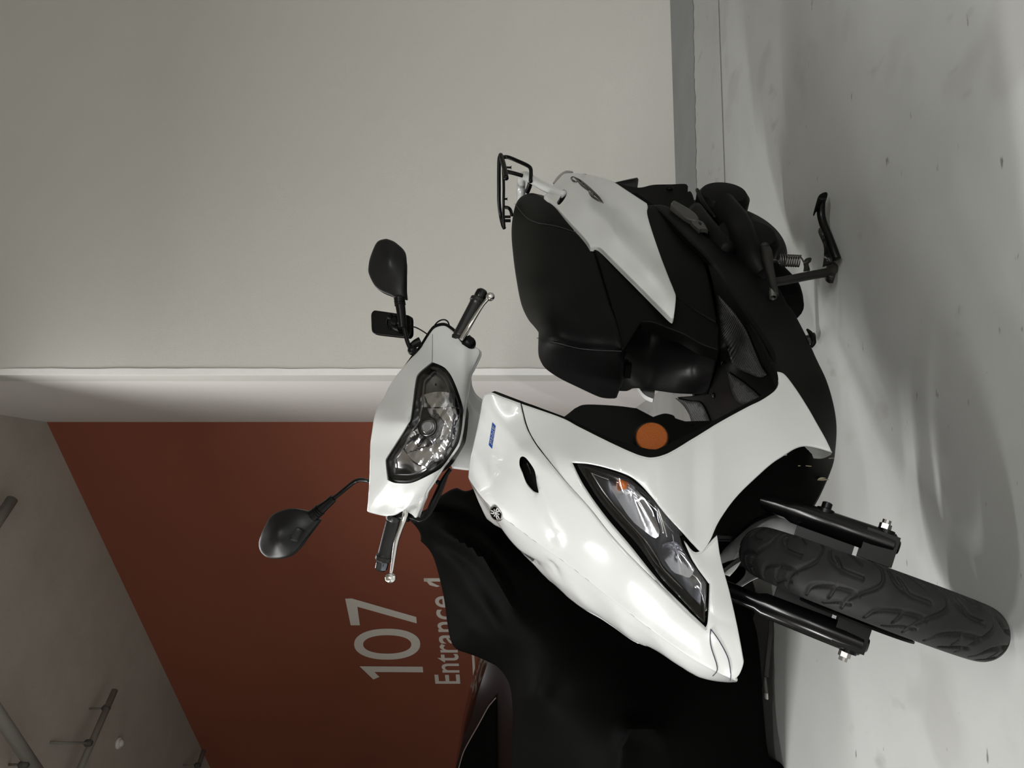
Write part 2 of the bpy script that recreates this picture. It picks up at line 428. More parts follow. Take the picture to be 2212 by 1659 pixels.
# saw-cut joint along the floor
j0, j1 = G(1581, 809), G(1553, 0); dj = (j1 - j0) / np.linalg.norm(j1 - j0); nj = V(dj[1], -dj[0], 0)
vs_ = [j0 - dj * 1.0 + nj * .003, j1 + dj * 1.5 + nj * .003, j1 + dj * 1.5 - nj * .003, j0 - dj * 1.0 - nj * .003]
o = build('trim_3', [v + Z * .0025 for v in vs_], [(0, 1, 2, 3)], W_DARK, None, False); o['kind'] = 'structure'
# white painted arris on the corner
wv = []
K = 60; rr = random.Random(3)
for i in range(K + 1):
    z = HC * i / K
    wv.append((z, .032 + rr.uniform(-.002, .0025)))
vs_ = []
for z, ww in wv:
    vs_ += [c1 + nM * .004 + dM * ww + Z * z, c1 + nM * .004 - dM * .003 + Z * z, c1 - dM * .003 + dS * .005 + Z * z]
o = build('trim_1', vs_, [f for i in range(K) for f in ((3 * i, 3 * i + 1, 3 * i + 4, 3 * i + 3), (3 * i + 1, 3 * i + 2, 3 * i + 5, 3 * i + 4))], W_TRIM, None, False); o['kind'] = 'structure'
# ---- lettering on the red wall
nR = V(dR[1], -dR[0], 0); 
if np.dot(nR, -c2) < 0: nR = -nR
def onred(x, y, off=.003):
    d = ray(x, y); t = np.dot(c2 + nR * off - CAMP, nR) / np.dot(d, nR); return CAMP + d * t
def letter(name, polys):
    vs_, fs_ = [], []
    for ol, holes in polys:
        ol = [V(*p[:2]) for p in ol]; hs = holes
        vv, ff, pol = tri2d(ol, 60, (), hs)
        k = len(vs_); vs_ += [onred(x, y) for x, y in vv]; fs_ += [tuple(i + k for i in f) for f in ff]
    o = build(name, vs_, fs_, W_LET, wallred, False)
    return o
letter('number_seven', [(zs((165, 337), (215, 335), (720, 480), (724, 530), (260, 400), (280, 545), (208, 545)), ())])
el = lambda cx, cy, a, b, n=48: [V(cx + a * np.sign(math.cos(t)) * abs(math.cos(t)) ** .92, cy + b * np.sign(math.sin(t)) * abs(math.sin(t)) ** .92) for t in [2 * math.pi * i / n for i in range(n)]]
zse = lambda e: [V(700 + p[0] / 3.614, 1200 + p[1] / 3.614) for p in e]
letter('number_zero', [(zse(el(493, 692, 258, 121)), [zse(el(493, 694, 188, 72))])])
letter('number_one', [(zs((277, 865), (770, 868), (774, 912), (393, 909), (433, 948), (385, 968)), ())])
letter('underline', [(zs((1150, 700), (1168, 700), (1188, 1031), (1168, 1033)), ())])
# Entrance 1: measured cap height and length on the wall, written out in that frame
pA, pB, pT = onred(993.6, 1477), onred(983, 1249), onred(940.5, 1477)
ex = (onred(939, 1456) - onred(916, 1249)); ex = -ex / np.linalg.norm(ex); ex = -dR
capH = np.linalg.norm(pT - pA); lenT = np.dot(onred(925, 1249) - pA, -dR)
fc = bpy.data.curves.new('entrance_lettering', 'FONT'); fc.body = 'Entrance 1'; fc.size = 1; fc.offset = .010; fc.space_character = 1.02
fo = bpy.data.objects.new('entrance_lettering', fc); COL.objects.link(fo)
bpy.context.view_layer.update()
me = bpy.data.meshes.new_from_object(fo.evaluated_get(bpy.context.evaluated_depsgraph_get()))
xy = np.array([v.co[:2] for v in me.vertices]); fs_ = [tuple(p.vertices) for p in me.polygons]
bpy.data.objects.remove(fo)
ch = .72
mnx, mxx = xy[:, 0].min(), xy[:, 0].max(); hh = xy[:, 1].max()
vs_ = [pA + (-dR) * ((x - mnx) / (mxx - mnx) * lenT) + Z * (y / hh * capH) for x, y in xy]
build('entrance_lettering', vs_, fs_, W_LET, wallred, False)
letter('numeral_flag', [(zs((779, 179), (800, 180), (850, 214), (905, 240), (880, 246), (826, 232)), ())])

# ---- ceiling things
PIPE = mat('grey_conduit', (.24, .225, .2), .5, bump=.2, bscale=40)
PIPED = mat('dark_clamp', (.08, .078, .07), .6)
def conduit(pts, r, rods, label):
    root = empty('ceiling_pipe', pts[0] * .5 + pts[-1] * .5)
    build('pipe_run', *tube(pts, r, n=1, segs=16), PIPE, root)
    for a, b in rods:
        up = b.copy(); up[2] = max(b[2], HC + .002)
        build('hanger_rod', *cyl(a, up, .011, segs=8), PIPE, root)
        build('clamp', *lathe(a - Z * .03, Z, [(.02, 0), (.034, .02), (.034, .06), (.015, .08)], 12), PIPED, root)
    tag(root, label, 'pipe', 'pipes under the ceiling')
tz = lambda x, y, z: P(WF_, 'u', x, y, z)
zp = HC - .19
a, b = tz(248, 1491, zp), tz(170, 1668, zp - .0)
e_ = a + (b - a) * 1.6
conduit([a, e_], .032, [(tz(231, 1530, zp), tz(193, 1531, HC)), (tz(192.6, 1605, zp), tz(107, 1604, HC))], 'grey pipe hanging on two thin rods, middle of the three pipe runs on the ceiling')
zp2 = HC - .3
a, b = tz(0, 1548, zp2), tz(75, 1659, zp2)
conduit([a + (a - b) * .6, b + (b - a) * .6], .05, [(tz(53, 1652, zp2), tz(20, 1652, HC))], 'thick pale grey ceiling pipe nearest the camera, at the frame corner')
a, b = tz(26, 1079, HC - .12), tz(0, 1118, HC - .12)
conduit([a, b + (b - a) * 2.2], .045, [], 'short stub of grey pipe on the ceiling above the white scooter')
a, b = tz(440, 1621, HC - .2), tz(428, 1659, HC - .2)
conduit([a, b + (b - a) * 2], .03, [(tz(428, 1653, HC - .2), tz(396, 1653, HC))], 'thin dark pipe close to the meeting of the ceiling and the red wall')
sp_ = P(WF_, 'u', 261, 1605, HC - .03)
root = empty('smoke_detector', V(sp_[0], sp_[1], HC - .06))
build('detector_base', *lathe(V(sp_[0], sp_[1], HC + .001), -Z, [(.062, 0), (.062, .015), (.05, .03)], 24), mat('white_detector_plastic', (.75, .72, .68), .4), root)
build('sensor_dome', *lathe(V(sp_[0], sp_[1], HC - .029), -Z, [(.04, 0), (.036, .02), (.012, .03)], 20), MATS['white_detector_plastic'], root)
tag(root, 'small round white detector on the bare grey ceiling', 'smoke detector')

# ---- tube lamps of the garage, all outside this view, the last one an added fill
for i, (x, y, z, rz, p) in enumerate(TUBES):
    root = empty('tube_lamp', V(x, y, z))
    c, s_ = math.cos(rz), math.sin(rz); ux, uy = V(c, s_, 0), V(-s_, c, 0)
    build('lamp_housing', *box(V(x, y, z + .03), ux * 1.13, uy * .09, Z * .022), WHITE2, root, False)
    build('hanger_rod', *cyl(V(x, y, z + .05) + ux * .5, V(x, y, HC + .002) + ux * .5, .006, segs=8), PIPE, root)
    build('hanger_rod', *cyl(V(x, y, z + .05) - ux * .5, V(x, y, HC + .002) - ux * .5, .006, segs=8), PIPE, root)
    ld = bpy.data.lights.new('tube_light', 'AREA'); ld.shape = 'RECTANGLE'; ld.size = 2.2; ld.size_y = .14; ld.energy = p; ld.color = (1, .995, .985)
    lo = bpy.data.objects.new('tube_light', ld); COL.objects.link(lo); lo.location = (x, y, z); lo.rotation_euler = (0, 0, rz)
    tag(root, ['long white tube lamp above the parked vehicles at left', 'long white tube lamp far behind and left of the photographer', 'long white tube lamp far behind and right of the photographer',
        'long white tube lamp right of and behind the photographer, the nearer of two there', 'unseen tube lamp added over the aisle to brighten the short side wall'][i], 'lamp', 'tube lamps of the garage')

# =================================================================== the white scooter
SC = empty('motor_scooter', tuple(O + F * -.6))
tag(SC, 'white scooter with black seat on its centre stand, front wheel turned to the camera', 'scooter')
MB = lambda g: join(g, mirrored(g))

# ---- front apron: centre panel and side panels share one surface
CL = [(1010, 1030), (1040, 1073), (1075, 1107), (1150, 1165), (1230, 1222), (1310, 1285), (1400, 1355), (1480, 1412), (1540, 1447), (1585, 1468)]
lens_top = z5((78, 80), (150, 90), (370, 155), (450, 185), (520, 245), (640, 350), (810, 545), (800, 570), (830, 660), (920, 800), (975, 880), (978, 920), (960, 1165))
lens_bot = z5((940, 1160), (800, 1010), (650, 850), (500, 640), (330, 450), (220, 310), (150, 200), (84, 92))
apC = [(x, y, 0.) for x, y in CL] + [
    (1045, 851, .185), (1085, 860, .195), (1125, 873, .20), (1211, 903, .222), (1252, 924, .235), (1318, 957, .25), (1366, 979, .257), (1409, 990, .26), (1462, 971, .262),
    (1545, 919, .255), (1612, 882, .255), (1673, 847, .25), (1680, 803, .245), (1720, 840, .235), (1768, 918, .222), (1798, 975, .215), (1771, 970, .213), (1720, 967, .222),
    (1667, 1002, .215), (1602, 1063, .195), (1550, 1137, .17), (1515, 1193, .145),
    (1245, 1002, .228), (1336, 1022, .237), (1383, 1048, .232), (1474, 1148, .195), (1509, 1231, .145), (1527, 1262, .128), (1523, 1352, .084), (1471, 1302, .098), (1424, 1248, .122),
    (1377, 1182, .150), (1323, 1122, .172), (1277, 1062, .200),
    (1025, 940, .100), (1110, 960, .145), (1170, 984, .178), (1220, 1044, .172), (1314, 1155, .140), (1424, 1272, .098), (1100, 1040, .095), (1180, 1110, .095), (1260, 1180, .092), (1360, 1270, .075), (1450, 1350, .052),
    (1500, 1385, .05), (1560, 1380, .072), (1593, 1350, .095), (1577, 1278, .115), (1559, 1209, .14), (1603, 1430, .034), (1016, 984, .045)]
class Apron(TPS):
    KX = np.arange(1020, 1601, 40.)
    KC = np.array([-.128, -.111, -.053, -.004, .018, .036, .045, .038, .029, .032, .027, .041, .045, .003, 0])
    def __call__(s, q):
        q = np.asarray(q, float).reshape(-1, 2); return super().__call__(q) * (1 - np.interp(q[:, 0], s.KX, s.KC))
apron = Apron(apC, .04)
seam = z4((600, 220), (640, 400), (690, 520), (800, 680), (1000, 930), (1200, 1150), (1400, 1400), (1640, 1659)) + z5((650, 920), (850, 1110))
FRP = [(1045, 851, 1), (1062, 850), (1085, 859), (1124, 873, 1)] + [p[:2] for p in seam[1:]] + [(1524, 1361, 1), (1529, 1345), (1533.5, 1268), (1530, 1258), (1502, 1218), (1480, 1172, 1), (1508, 1196), (1551, 1160, 1), (1558.6, 1209), (1577, 1278), (1593, 1350), (1605, 1419), (1606, 1436), (1597, 1459), (1586, 1469, 1)] + \
      [p for p in rev(CL[1:-1])] + [(1010, 1030, 1), (1012.5, 1003), (1016, 984), (1026, 940), (1035, 897), (1040, 868)]
hole_v = z4((590, 720), (600, 695), (620, 688), (650, 705), (700, 770), (730, 830), (745, 930), (762, 1015), (755, 1028), (720, 1015), (680, 975), (650, 930), (620, 850), (592, 780))
def creases(vv):
    """raised ridge from the top corner down past the vent, and the scoop around the vent"""
    d = np.zeros(len(vv))
    def seg(a, b, wd, h0, h1):
        a = V(*a); b = V(*b); e = b - a; t = np.clip(((vv - a) @ e) / (e @ e), 0, 1); dd = np.linalg.norm(vv - a - t[:, None] * e, axis=1)
        return (h0 + (h1 - h0) * t) * np.maximum(0, 1 - dd / wd) ** 1.3
    d += seg((1042, 870), (1128, 972), 45, .004, .010) + seg((1150, 985), (1300, 1140), 40, .008, 0)
    d -= seg((1150, 1040), (1200, 1160), 26, .010, .005) + seg((1200, 1160), (1225, 1220), 20, .005, 0)
    d += seg((1075, 1107), (1110, 1150), 26, .004, .002)
    return d * np.clip(apron(vv) / .05, 0, 1)
dd0 = -L * 1.0 - F * .5; dd0 /= np.linalg.norm(dd0)
gF = panel('front_panel', FRP, apron, WHITE, SC, thick=.004, tdir=-F, step=5, sp=9, rnd=3, rpx=3, fn=creases, holes=[hole_v], geo=True, centre=CL)
front = build('front_panel', *MB(gF), WHITE, SC, sharp=45)
ASP = [(1126.5, 874, 1), (1211, 903), (1252, 924), (1318, 957), (1366, 979), (1390, 987.5), (1409, 990), (1433, 985), (1462, 971), (1545, 919.5), (1612.6, 882), (1646, 865.5), (1673, 847), (1683, 833), (1683.5, 823), (1680, 803, 1),
       (1697, 810), (1720.6, 840), (1747.6, 882), (1768, 918), (1785, 948), (1798, 975, 1), (1790, 973), (1771, 967), (1744, 962), (1720.6, 967), (1693.6, 983.6), (1666.6, 1002), (1629.5, 1036), (1602, 1063), (1579, 1090), (1558.6, 1120), (1549, 1137, 1),
       (1536.6, 1165), (1521, 1190), (1514.7, 1193, 1), (1502, 1180), (1477, 1152, 1), (1439.5, 1111.7), (1411, 1077), (1383, 1046), (1358, 1027), (1314, 1011), (1270, 1001), (1232.5, 999, 1), (1261, 1055), (1308, 1121), (1361, 1184), (1414, 1250), (1471, 1312), (1523, 1360, 1)] + \
      [(p[0] + 2, p[1] - 1.6) for p in rev(z5((850, 1110), (650, 920)))] + [(p[0] + 2, p[1] - 1.6) for p in rev(seam[1:8])]
gS = panel('leg_shield_panel', ASP, apron, WHITE, SC, thick=.004, tdir=-F, step=5, sp=9, rnd=3.5, rpx=3, geo=True)
o = build('leg_shield_panel', *gS, WHITE, SC, sharp=45)
o = build('leg_shield_panel', *mirrored(gS), WHITE, SC, sharp=45)
# underside lip of the white panel at the wheel arch
lipS = TPS([(1693, 984, .215), (1744, 963, .205), (1798, 975, .212), (1778, 988, .17), (1727, 982, .17), (1700, 981, .18), (1795, 980, .2)])
LIP = [(1694, 982, 1), (1720, 966), (1744, 962), (1771, 969), (1798, 976, 1), (1794, 981), (1778, 988), (1760, 988), (1727, 984), (1708, 982)]
g = panel('arch_lip', LIP, lipS, WHITE2, SC, thick=.003, rnd=0, geo=True)
build('arch_lip', *g, WHITE2, SC, sharp=45); build('arch_lip', *mirrored(g), WHITE2, SC, sharp=45)
# shell behind the seams and inside the vent
BK = lambda q: apron(q) - .012
bko = [(1050, 858, 1), (1125, 880), (1252, 932), (1366, 987), (1400, 994), (1440, 990), (1545, 930), (1660, 868, 1), (1700, 960), (1600, 1050), (1545, 1130), (1510, 1185, 1), (1475, 1156), (1535, 1262), (1530, 1350), (1560, 1400), (1580, 1462, 1)] + [(p[0] + 2, p[1] - 3) for p in rev(CL[1:-1])] + [(1014, 1024, 1), (1020, 984), (1036, 910)]
lens_recess = [(p[0], p[1]) for p in lens_top] + [(p[0], p[1]) for p in lens_bot]
hole_l = [(1240, 1002, 1)] + lens_top[1:-1] + [(1527, 1352, 1)] + lens_bot
g = panel('inner_shell', bko, BK, DARKV, SC, thick=.003, tdir=-F, rnd=0, sp=14, step=8, holes=[[(p[0], p[1]) for p in hole_l[:]]], geo=True)
build('inner_shell', *MB(g), DARKV, SC, sharp=45)

# ---- turn signals
def in_apron(x, y, dl=0.): return P(BF, 'l', x, y, float(apron([(x, y)])[0]) + dl)
LO = [(p[0], p[1]) for p in lens_top] + [(p[0], p[1]) for p in lens_bot]
LO = [(*LO[0], 1)] + LO[1:7] + [(*LO[7], 1)] + LO[8:11] + [LO[11], (*LO[12], 1)] + LO[13:]
gl = panel('l', LO, apron, LENS, SC, thick=.002, rnd=2.5, rpx=3, off=-.003, geo=True, tdir=-F)
def shrink(ol, d):
    p = np.array([q[:2] for q in ol]); c = []
    for i in range(len(p)):
        a, b, cc = p[i - 1], p[i], p[(i + 1) % len(p)]; e1 = (b - a) / (np.linalg.norm(b - a) + 1e-9); e2 = (cc - b) / (np.linalg.norm(cc - b) + 1e-9)
        n = V(-(e1 + e2)[1], (e1 + e2)[0]); n /= np.linalg.norm(n) + 1e-9; c.append(b + n * d)
    return c
area = lambda p: sum(p[i][0] * p[(i + 1) % len(p)][1] - p[(i + 1) % len(p)][0] * p[i][1] for i in range(len(p)))
def inset(ol, d): return [(q[0], q[1], *ol[i][2:]) for i, q in enumerate(shrink(ol, d if area([p[:2] for p in ol]) > 0 else -d))]
REFM = mat('signal_reflector', (.62, .63, .66), .22, metal=1, bump=.35, bscale=45)
REFD = mat('signal_housing', (.075, .08, .09), .3, metal=.7, bump=.2, bscale=70)
def signal(mi):
    mm = (lambda g: mirrored(g)) if mi else (lambda g: g)
    root = build('turn_signal', *mm(panel('r', LO, apron, REFD, SC, thick=.004, rnd=0, geo=True, tdir=-F, fn=lambda v: -.030 + .002 * np.sin(v[:, 0] / 9.))), REFD, SC, sharp=60)
    ring = LO; inn = inset(LO, 4)
    build('lens', *mm(gl), LENS, root, sharp=60)
    # black bezel ring
    g = panel('b', LO, apron, GLOSSB, SC, thick=.03, rnd=0, off=-.0045, geo=True, tdir=-F, holes=[inset(LO, 4.5)], sp=30)
    build('bezel', *mm(g), GLOSSB, root, sharp=50)
    g = panel('b', inset(LO, 10), apron, STEEL, SC, thick=.0015, rnd=0, off=-.020, geo=True, tdir=-F, holes=[inset(LO, 12)], sp=30)
    build('chrome_line', *mm(g), STEEL, root, sharp=50)
    # upper bowl with the amber bulb, lower bowl with fluted pattern
    def bowl(cx, cy, a, b, th, depth, n=26, m_=REFM, nm='reflector'):
        vs_, fs_ = [], []; R_ = 10
        for i in range(R_ + 1):
            q = i / R_
            for k in range(n):
                t = 2 * math.pi * k / n; ex_, ey_ = a * q * math.cos(t), b * q * math.sin(t)
                x = cx + ex_ * math.cos(th) - ey_ * math.sin(th); y = cy + ex_ * math.sin(th) + ey_ * math.cos(th)
                pt = in_apron(x, y) - F * (.010 + depth * (1 - q * q)) * 1.0 - L * .008
                vs_.append(pt + F * .0022 * math.sin(k * 4 * math.pi * 2 / n * 1.5))
        for i in range(R_):
            for k in range(n):
                l = (k + 1) % n; fs_.append((i * n + k, i * n + l, (i + 1) * n + l, (i + 1) * n + k))
        build(nm, *mm((vs_, fs_)), m_, root)
    bowl(1372, 1092, 88, 25, .93, .028)
    bowl(1468, 1212, 46, 26, .86, .022, nm='lower_reflector')
    bc = in_apron(1347, 1040) - F * .030 - L * .012
    d = P(BF, 'l', 1350, 1062, float(apron([(1350, 1062)])[0]) - .010) - bc; d /= np.linalg.norm(d)
    build('bulb_holder', *mm(tube([bc - d * .012, bc, bc + d * .008], [.011, .011, .008], n=1, segs=20)), DARKV, root)
    build('bulb', *mm(tube([bc + d * .006, bc + d * .012, bc + d * .022, bc + d * .030, bc + d * .033], [.0075, .0085, .0085, .006, .001], n=3, segs=20)), AMBER, root)
    b2 = in_apron(1463, 1198) - F * .018
    build('bulb', *mm(sphere(b2, .009, 10)), glass('clear_bulb', (.85, .85, .9)) if not mi else bpy.data.materials['clear_bulb'], root)
    for t in ((z5((635, 350), (675, 470), (705, 575))), (z5((632, 380), (660, 460), (680, 550)))):
        build('reflector_rib', *mm(tube([P(BF, 'l', p[0], p[1], float(apron([(p[0], p[1])])[0]) - .012) for p in t], .0014, segs=6)), STEEL, root)
    return root
s1 = signal(False); s2 = signal(True)
s1['label'] = 'clear turn signal facing the camera'; 

# ---- vent, sticker, emblem, decal on the centre panel
VT = TPS([(p[0], p[1], float(apron([(p[0], p[1])])[0] + creases(np.array([[p[0], p[1]]]))[0]) - .016) for p in hole_v] + [(1150, 1030, float(apron([(1150, 1030)])[0]) - .022)])
hv = [(p[0], p[1]) for p in hole_v]; cv = np.mean(hv, 0)
hv2 = [tuple(cv + (V(*p) - cv) * 1.10) for p in hv]
build('air_vent', *panel('v', hv2, VT, BLACKS, SC, rnd=0, thick=.01, tdir=-F, geo=True, step=4, sp=6), BLACKS, front, sharp=50)
for t in ((z4((655, 740), (690, 830), (700, 920), (715, 1000))),):
    build('vent_slat', *tube([P(BF, 'l', p[0], p[1], float(VT([(p[0], p[1])])[0]) + .004) for p in t], .0025, segs=8), GLOSSB, front)
on_front = lambda x, y, e=.0: P(BF, 'l', x, y, float(apron([(x, y)])[0] + creases(np.array([[x, y]]))[0]))
def decal(name, ol, m, off, parent, step=3, sp=5, thick=.0004, surf=apron, fn=creases, corner=False, **kw):
    return panel(name, ol, surf, m, parent, rnd=0, thick=thick, off=off, step=step, sp=sp, fn=fn, tdir=-F if kw.get('fr') is None else None, **kw)
st = decal('sticker', [(*p[:2], 1) for p in z4((348, 382), (378, 415), (345, 620), (316, 585))], BLUE, .0008, front); st['label'] = 'blue and silver sticker'
# two lines of small silver print down the sticker
def px_text(rows, quad, m, parent, surf, fn, off, fr=BF, k='l', td=None, name='lettering'):
    """rows: (text, v0, v1) laid over a four-cornered pixel outline: quad = start-top, end-top, end-bottom, start-bottom"""
    q = [V(*p[:2]) for p in quad]; vs_, fs_ = [], []
    for txt, v0, v1, u0, u1 in rows:
        fc = bpy.data.curves.new('t', 'FONT'); fc.body = txt; fc.size = 1
        fo = bpy.data.objects.new('t', fc); COL.objects.link(fo); bpy.context.view_layer.update()
        me = bpy.data.meshes.new_from_object(fo.evaluated_get(bpy.context.evaluated_depsgraph_get()))
        xy = np.array([v.co[:2] for v in me.vertices]); fcs = [tuple(p.vertices) for p in me.polygons]; bpy.data.objects.remove(fo)
        a = (xy - xy.min(0)) / (xy.max(0) - xy.min(0)); uu = u0 + (u1 - u0) * a[:, 0]; vv_ = v1 + (v0 - v1) * a[:, 1]
        kk = len(vs_)
        for u_, v_ in zip(uu, vv_):
            p = (q[0] * (1 - u_) + q[1] * u_) * (1 - v_) + (q[3] * (1 - u_) + q[2] * u_) * v_
            val = float(surf([p])[0]) + (float(fn(np.array([p]))[0]) if fn else 0)
            pt = P(fr, k, p[0], p[1], val); dv = CAMP - pt; vs_.append(pt + dv / np.linalg.norm(dv) * off)
        fs_ += [tuple(i + kk for i in f) for f in fcs]
    return build(name, vs_, fs_, m, parent, False, fix=False)
qd = z4((316, 585), (348, 382), (378, 415), (345, 620))
px_text([('BLUE', .1, .42, .12, .9), ('CORE', .52, .86, .12, .9)], qd, SILV, st if st else front, apron, creases, .0022)
# round emblem: ring and three crossed tuning forks
ec = V(980 + 388 / 4.148, 820 + 1193 / 4.148); e0 = on_front(*ec); 
ev = [on_front(ec[0] + 14, ec[1] + 8) - e0, on_front(ec[0] - 8, ec[1] + 14) - e0]
en = np.cross(ev[0], ev[1]); en /= np.linalg.norm(en)
if np.dot(en, CAMP - e0) < 0: en = -en
en = en * .75 + (CAMP - e0) / np.linalg.norm(CAMP - e0) * .25; en /= np.linalg.norm(en)
em = build('emblem', *lathe(e0 - en * .004, en, [(.0185, 0), (.0185, .006), (.0170, .0085), (.0150, .0085), (.0148, .006), (.0, .006)], 40), STEEL, front, sharp=35)
build('emblem_disc', *lathe(e0 + en * .0015, en, [(.0145, 0), (.0145, .001)], 32), DARKV, em)
u_ = np.cross(en, Z); u_ /= np.linalg.norm(u_); v_ = np.cross(en, u_)
parts = []
for k in range(3):
    t = math.radians(90 + 120 * k); d = math.cos(t) * u_ - math.sin(t) * v_; n_ = np.cross(en, d); c_ = e0 + en * .0035
    parts.append(box(c_ + d * .0015, d * .0048, n_ * .0009, en * .0008))
    for s in (-1, 1): parts.append(box(c_ + d * .0098 + n_ * s * .0028, d * .0040, n_ * .0011, en * .0008))
    parts.append(box(c_ + d * .0062, d * .0010, n_ * .0036, en * .0008))
    parts.append(box(c_ - d * .0068, d * .0028, n_ * .0009, en * .0008))
build('tuning_fork_mark', *join(*parts), mat('bright_mark', (.92, .92, .92), .35, metal=.8), em, False)
# dark line of the small nose garnish
DL1 = z5((905, 1534), (1020, 1532), (1046, 1500), (1045, 1450), (1005, 1320), (1004, 1222), (1015, 1222), (1070, 1300), (1125, 1410), (1143, 1520), (1140, 1562))
ln = [P(BF, 'l', x, y, float(apron([(x, y)])[0]) + .0012) - F * -.0006 for x, y in DL1 if True]
nose_line = build('garnish_line', *tube([on_front(x, y) + (CAMP - on_front(x, y)) * .0012 for x, y in DL1[1:]], .0009, n=8, segs=6), LINEB, front)

# ---- black rim of the leg shield and the inner side with the round reflector
edge = [(1062, 849.5), (1125, 871.5), (1211, 901.5), (1252, 922.5), (1318, 955.5), (1366, 977.5), (1390, 986), (1409, 988.5), (1433, 983.5), (1462, 969.5), (1545, 918), (1612, 880.5), (1646, 864), (1671, 846), (1682, 832)]
eo = [(1062, 848), (1073, 848), (1125, 866), (1211, 896)]
rim = lambda q: apron(q) - .002
RIMO = [(1058, 850, 1)] + [(1065, 847.5), (1073, 848.5), (1125, 867), (1211, 897), (1230, 904, 1), (1300, 938), (1366, 960), (1409, 970), (1440, 962), (1545, 908), (1612, 872), (1640, 858), (1680, 834, 1)] + [(x + 1, y + 6) for x, y in rev(edge[1:-1])]
g = panel('leg_shield_rim', RIMO, rim, BLACK, SC, thick=.004, tdir=-F, rnd=0, off=-.006, geo=True, sp=8)
rimo = build('leg_shield_rim', *MB(g), BLACK, SC, sharp=40)
inner = zb((215, 1010), (250, 985), (300, 945), (370, 921), (560, 928), (700, 945), (805, 1000), (830, 990), (880, 978), (935, 990), (950, 1010), (1060, 1045), (1100, 1065), (1190, 1065))
INO = [(*inner[0], 1), inner[1], (*inner[2], 1), inner[3], inner[4], (*inner[5], 1), (*inner[6], 1), inner[7], inner[8], inner[9], (*inner[10], 1), inner[11], inner[12], (*inner[13], 1),
       (1500, 965, 1), (1445, 995), (1409, 998), (1366, 990), (1290, 960, 1)]
inS = TPS([(1212, 900, .205), (1262, 871, .17), (1329, 873, .17), (1377, 879, .16), (1415, 897, .15), (1460, 903, .13), (1498, 915, .13), (1541, 919, .20), (1409, 990, .235), (1366, 985, .235), (1290, 955, .225), (1300, 915, .205), (1410, 940, .205)])
inn = panel('inner_leg_shield', INO, inS, BLACK, SC, thick=.05, tdir=-L * .9 + -F * .3, rnd=5, rpx=6, sp=10)
rc = V(1140 + 793 / 2.9625, 560 + 1151 / 2.9625); rp = P(BF, 'l', rc[0], rc[1], float(inS([rc])[0]))
rp = rp + (CAMP - rp) / np.linalg.norm(CAMP - rp) * .022; rn = L * .93 + F * .38 + Z * .12; rn /= np.linalg.norm(rn)
rf = build('reflector_mount', *lathe(rp + rn * -.01, rn, [(.036, 0), (.036, .012), (.0325, .016), (.0325, .018)], 40), BLACKS, inn, sharp=35)
rfl = build('reflector', *lathe(rp + rn * .007, rn, [(.0305, 0), (.0305, .004), (.0285, .0065), (.012, .0078), (.0, .008)], 40), mat('amber_reflector', (.26, .060, .002), .3, bump=1.0, bscale=420, spec=.3), inn, sharp=35)
rfl['label'] = 'round orange reflector'

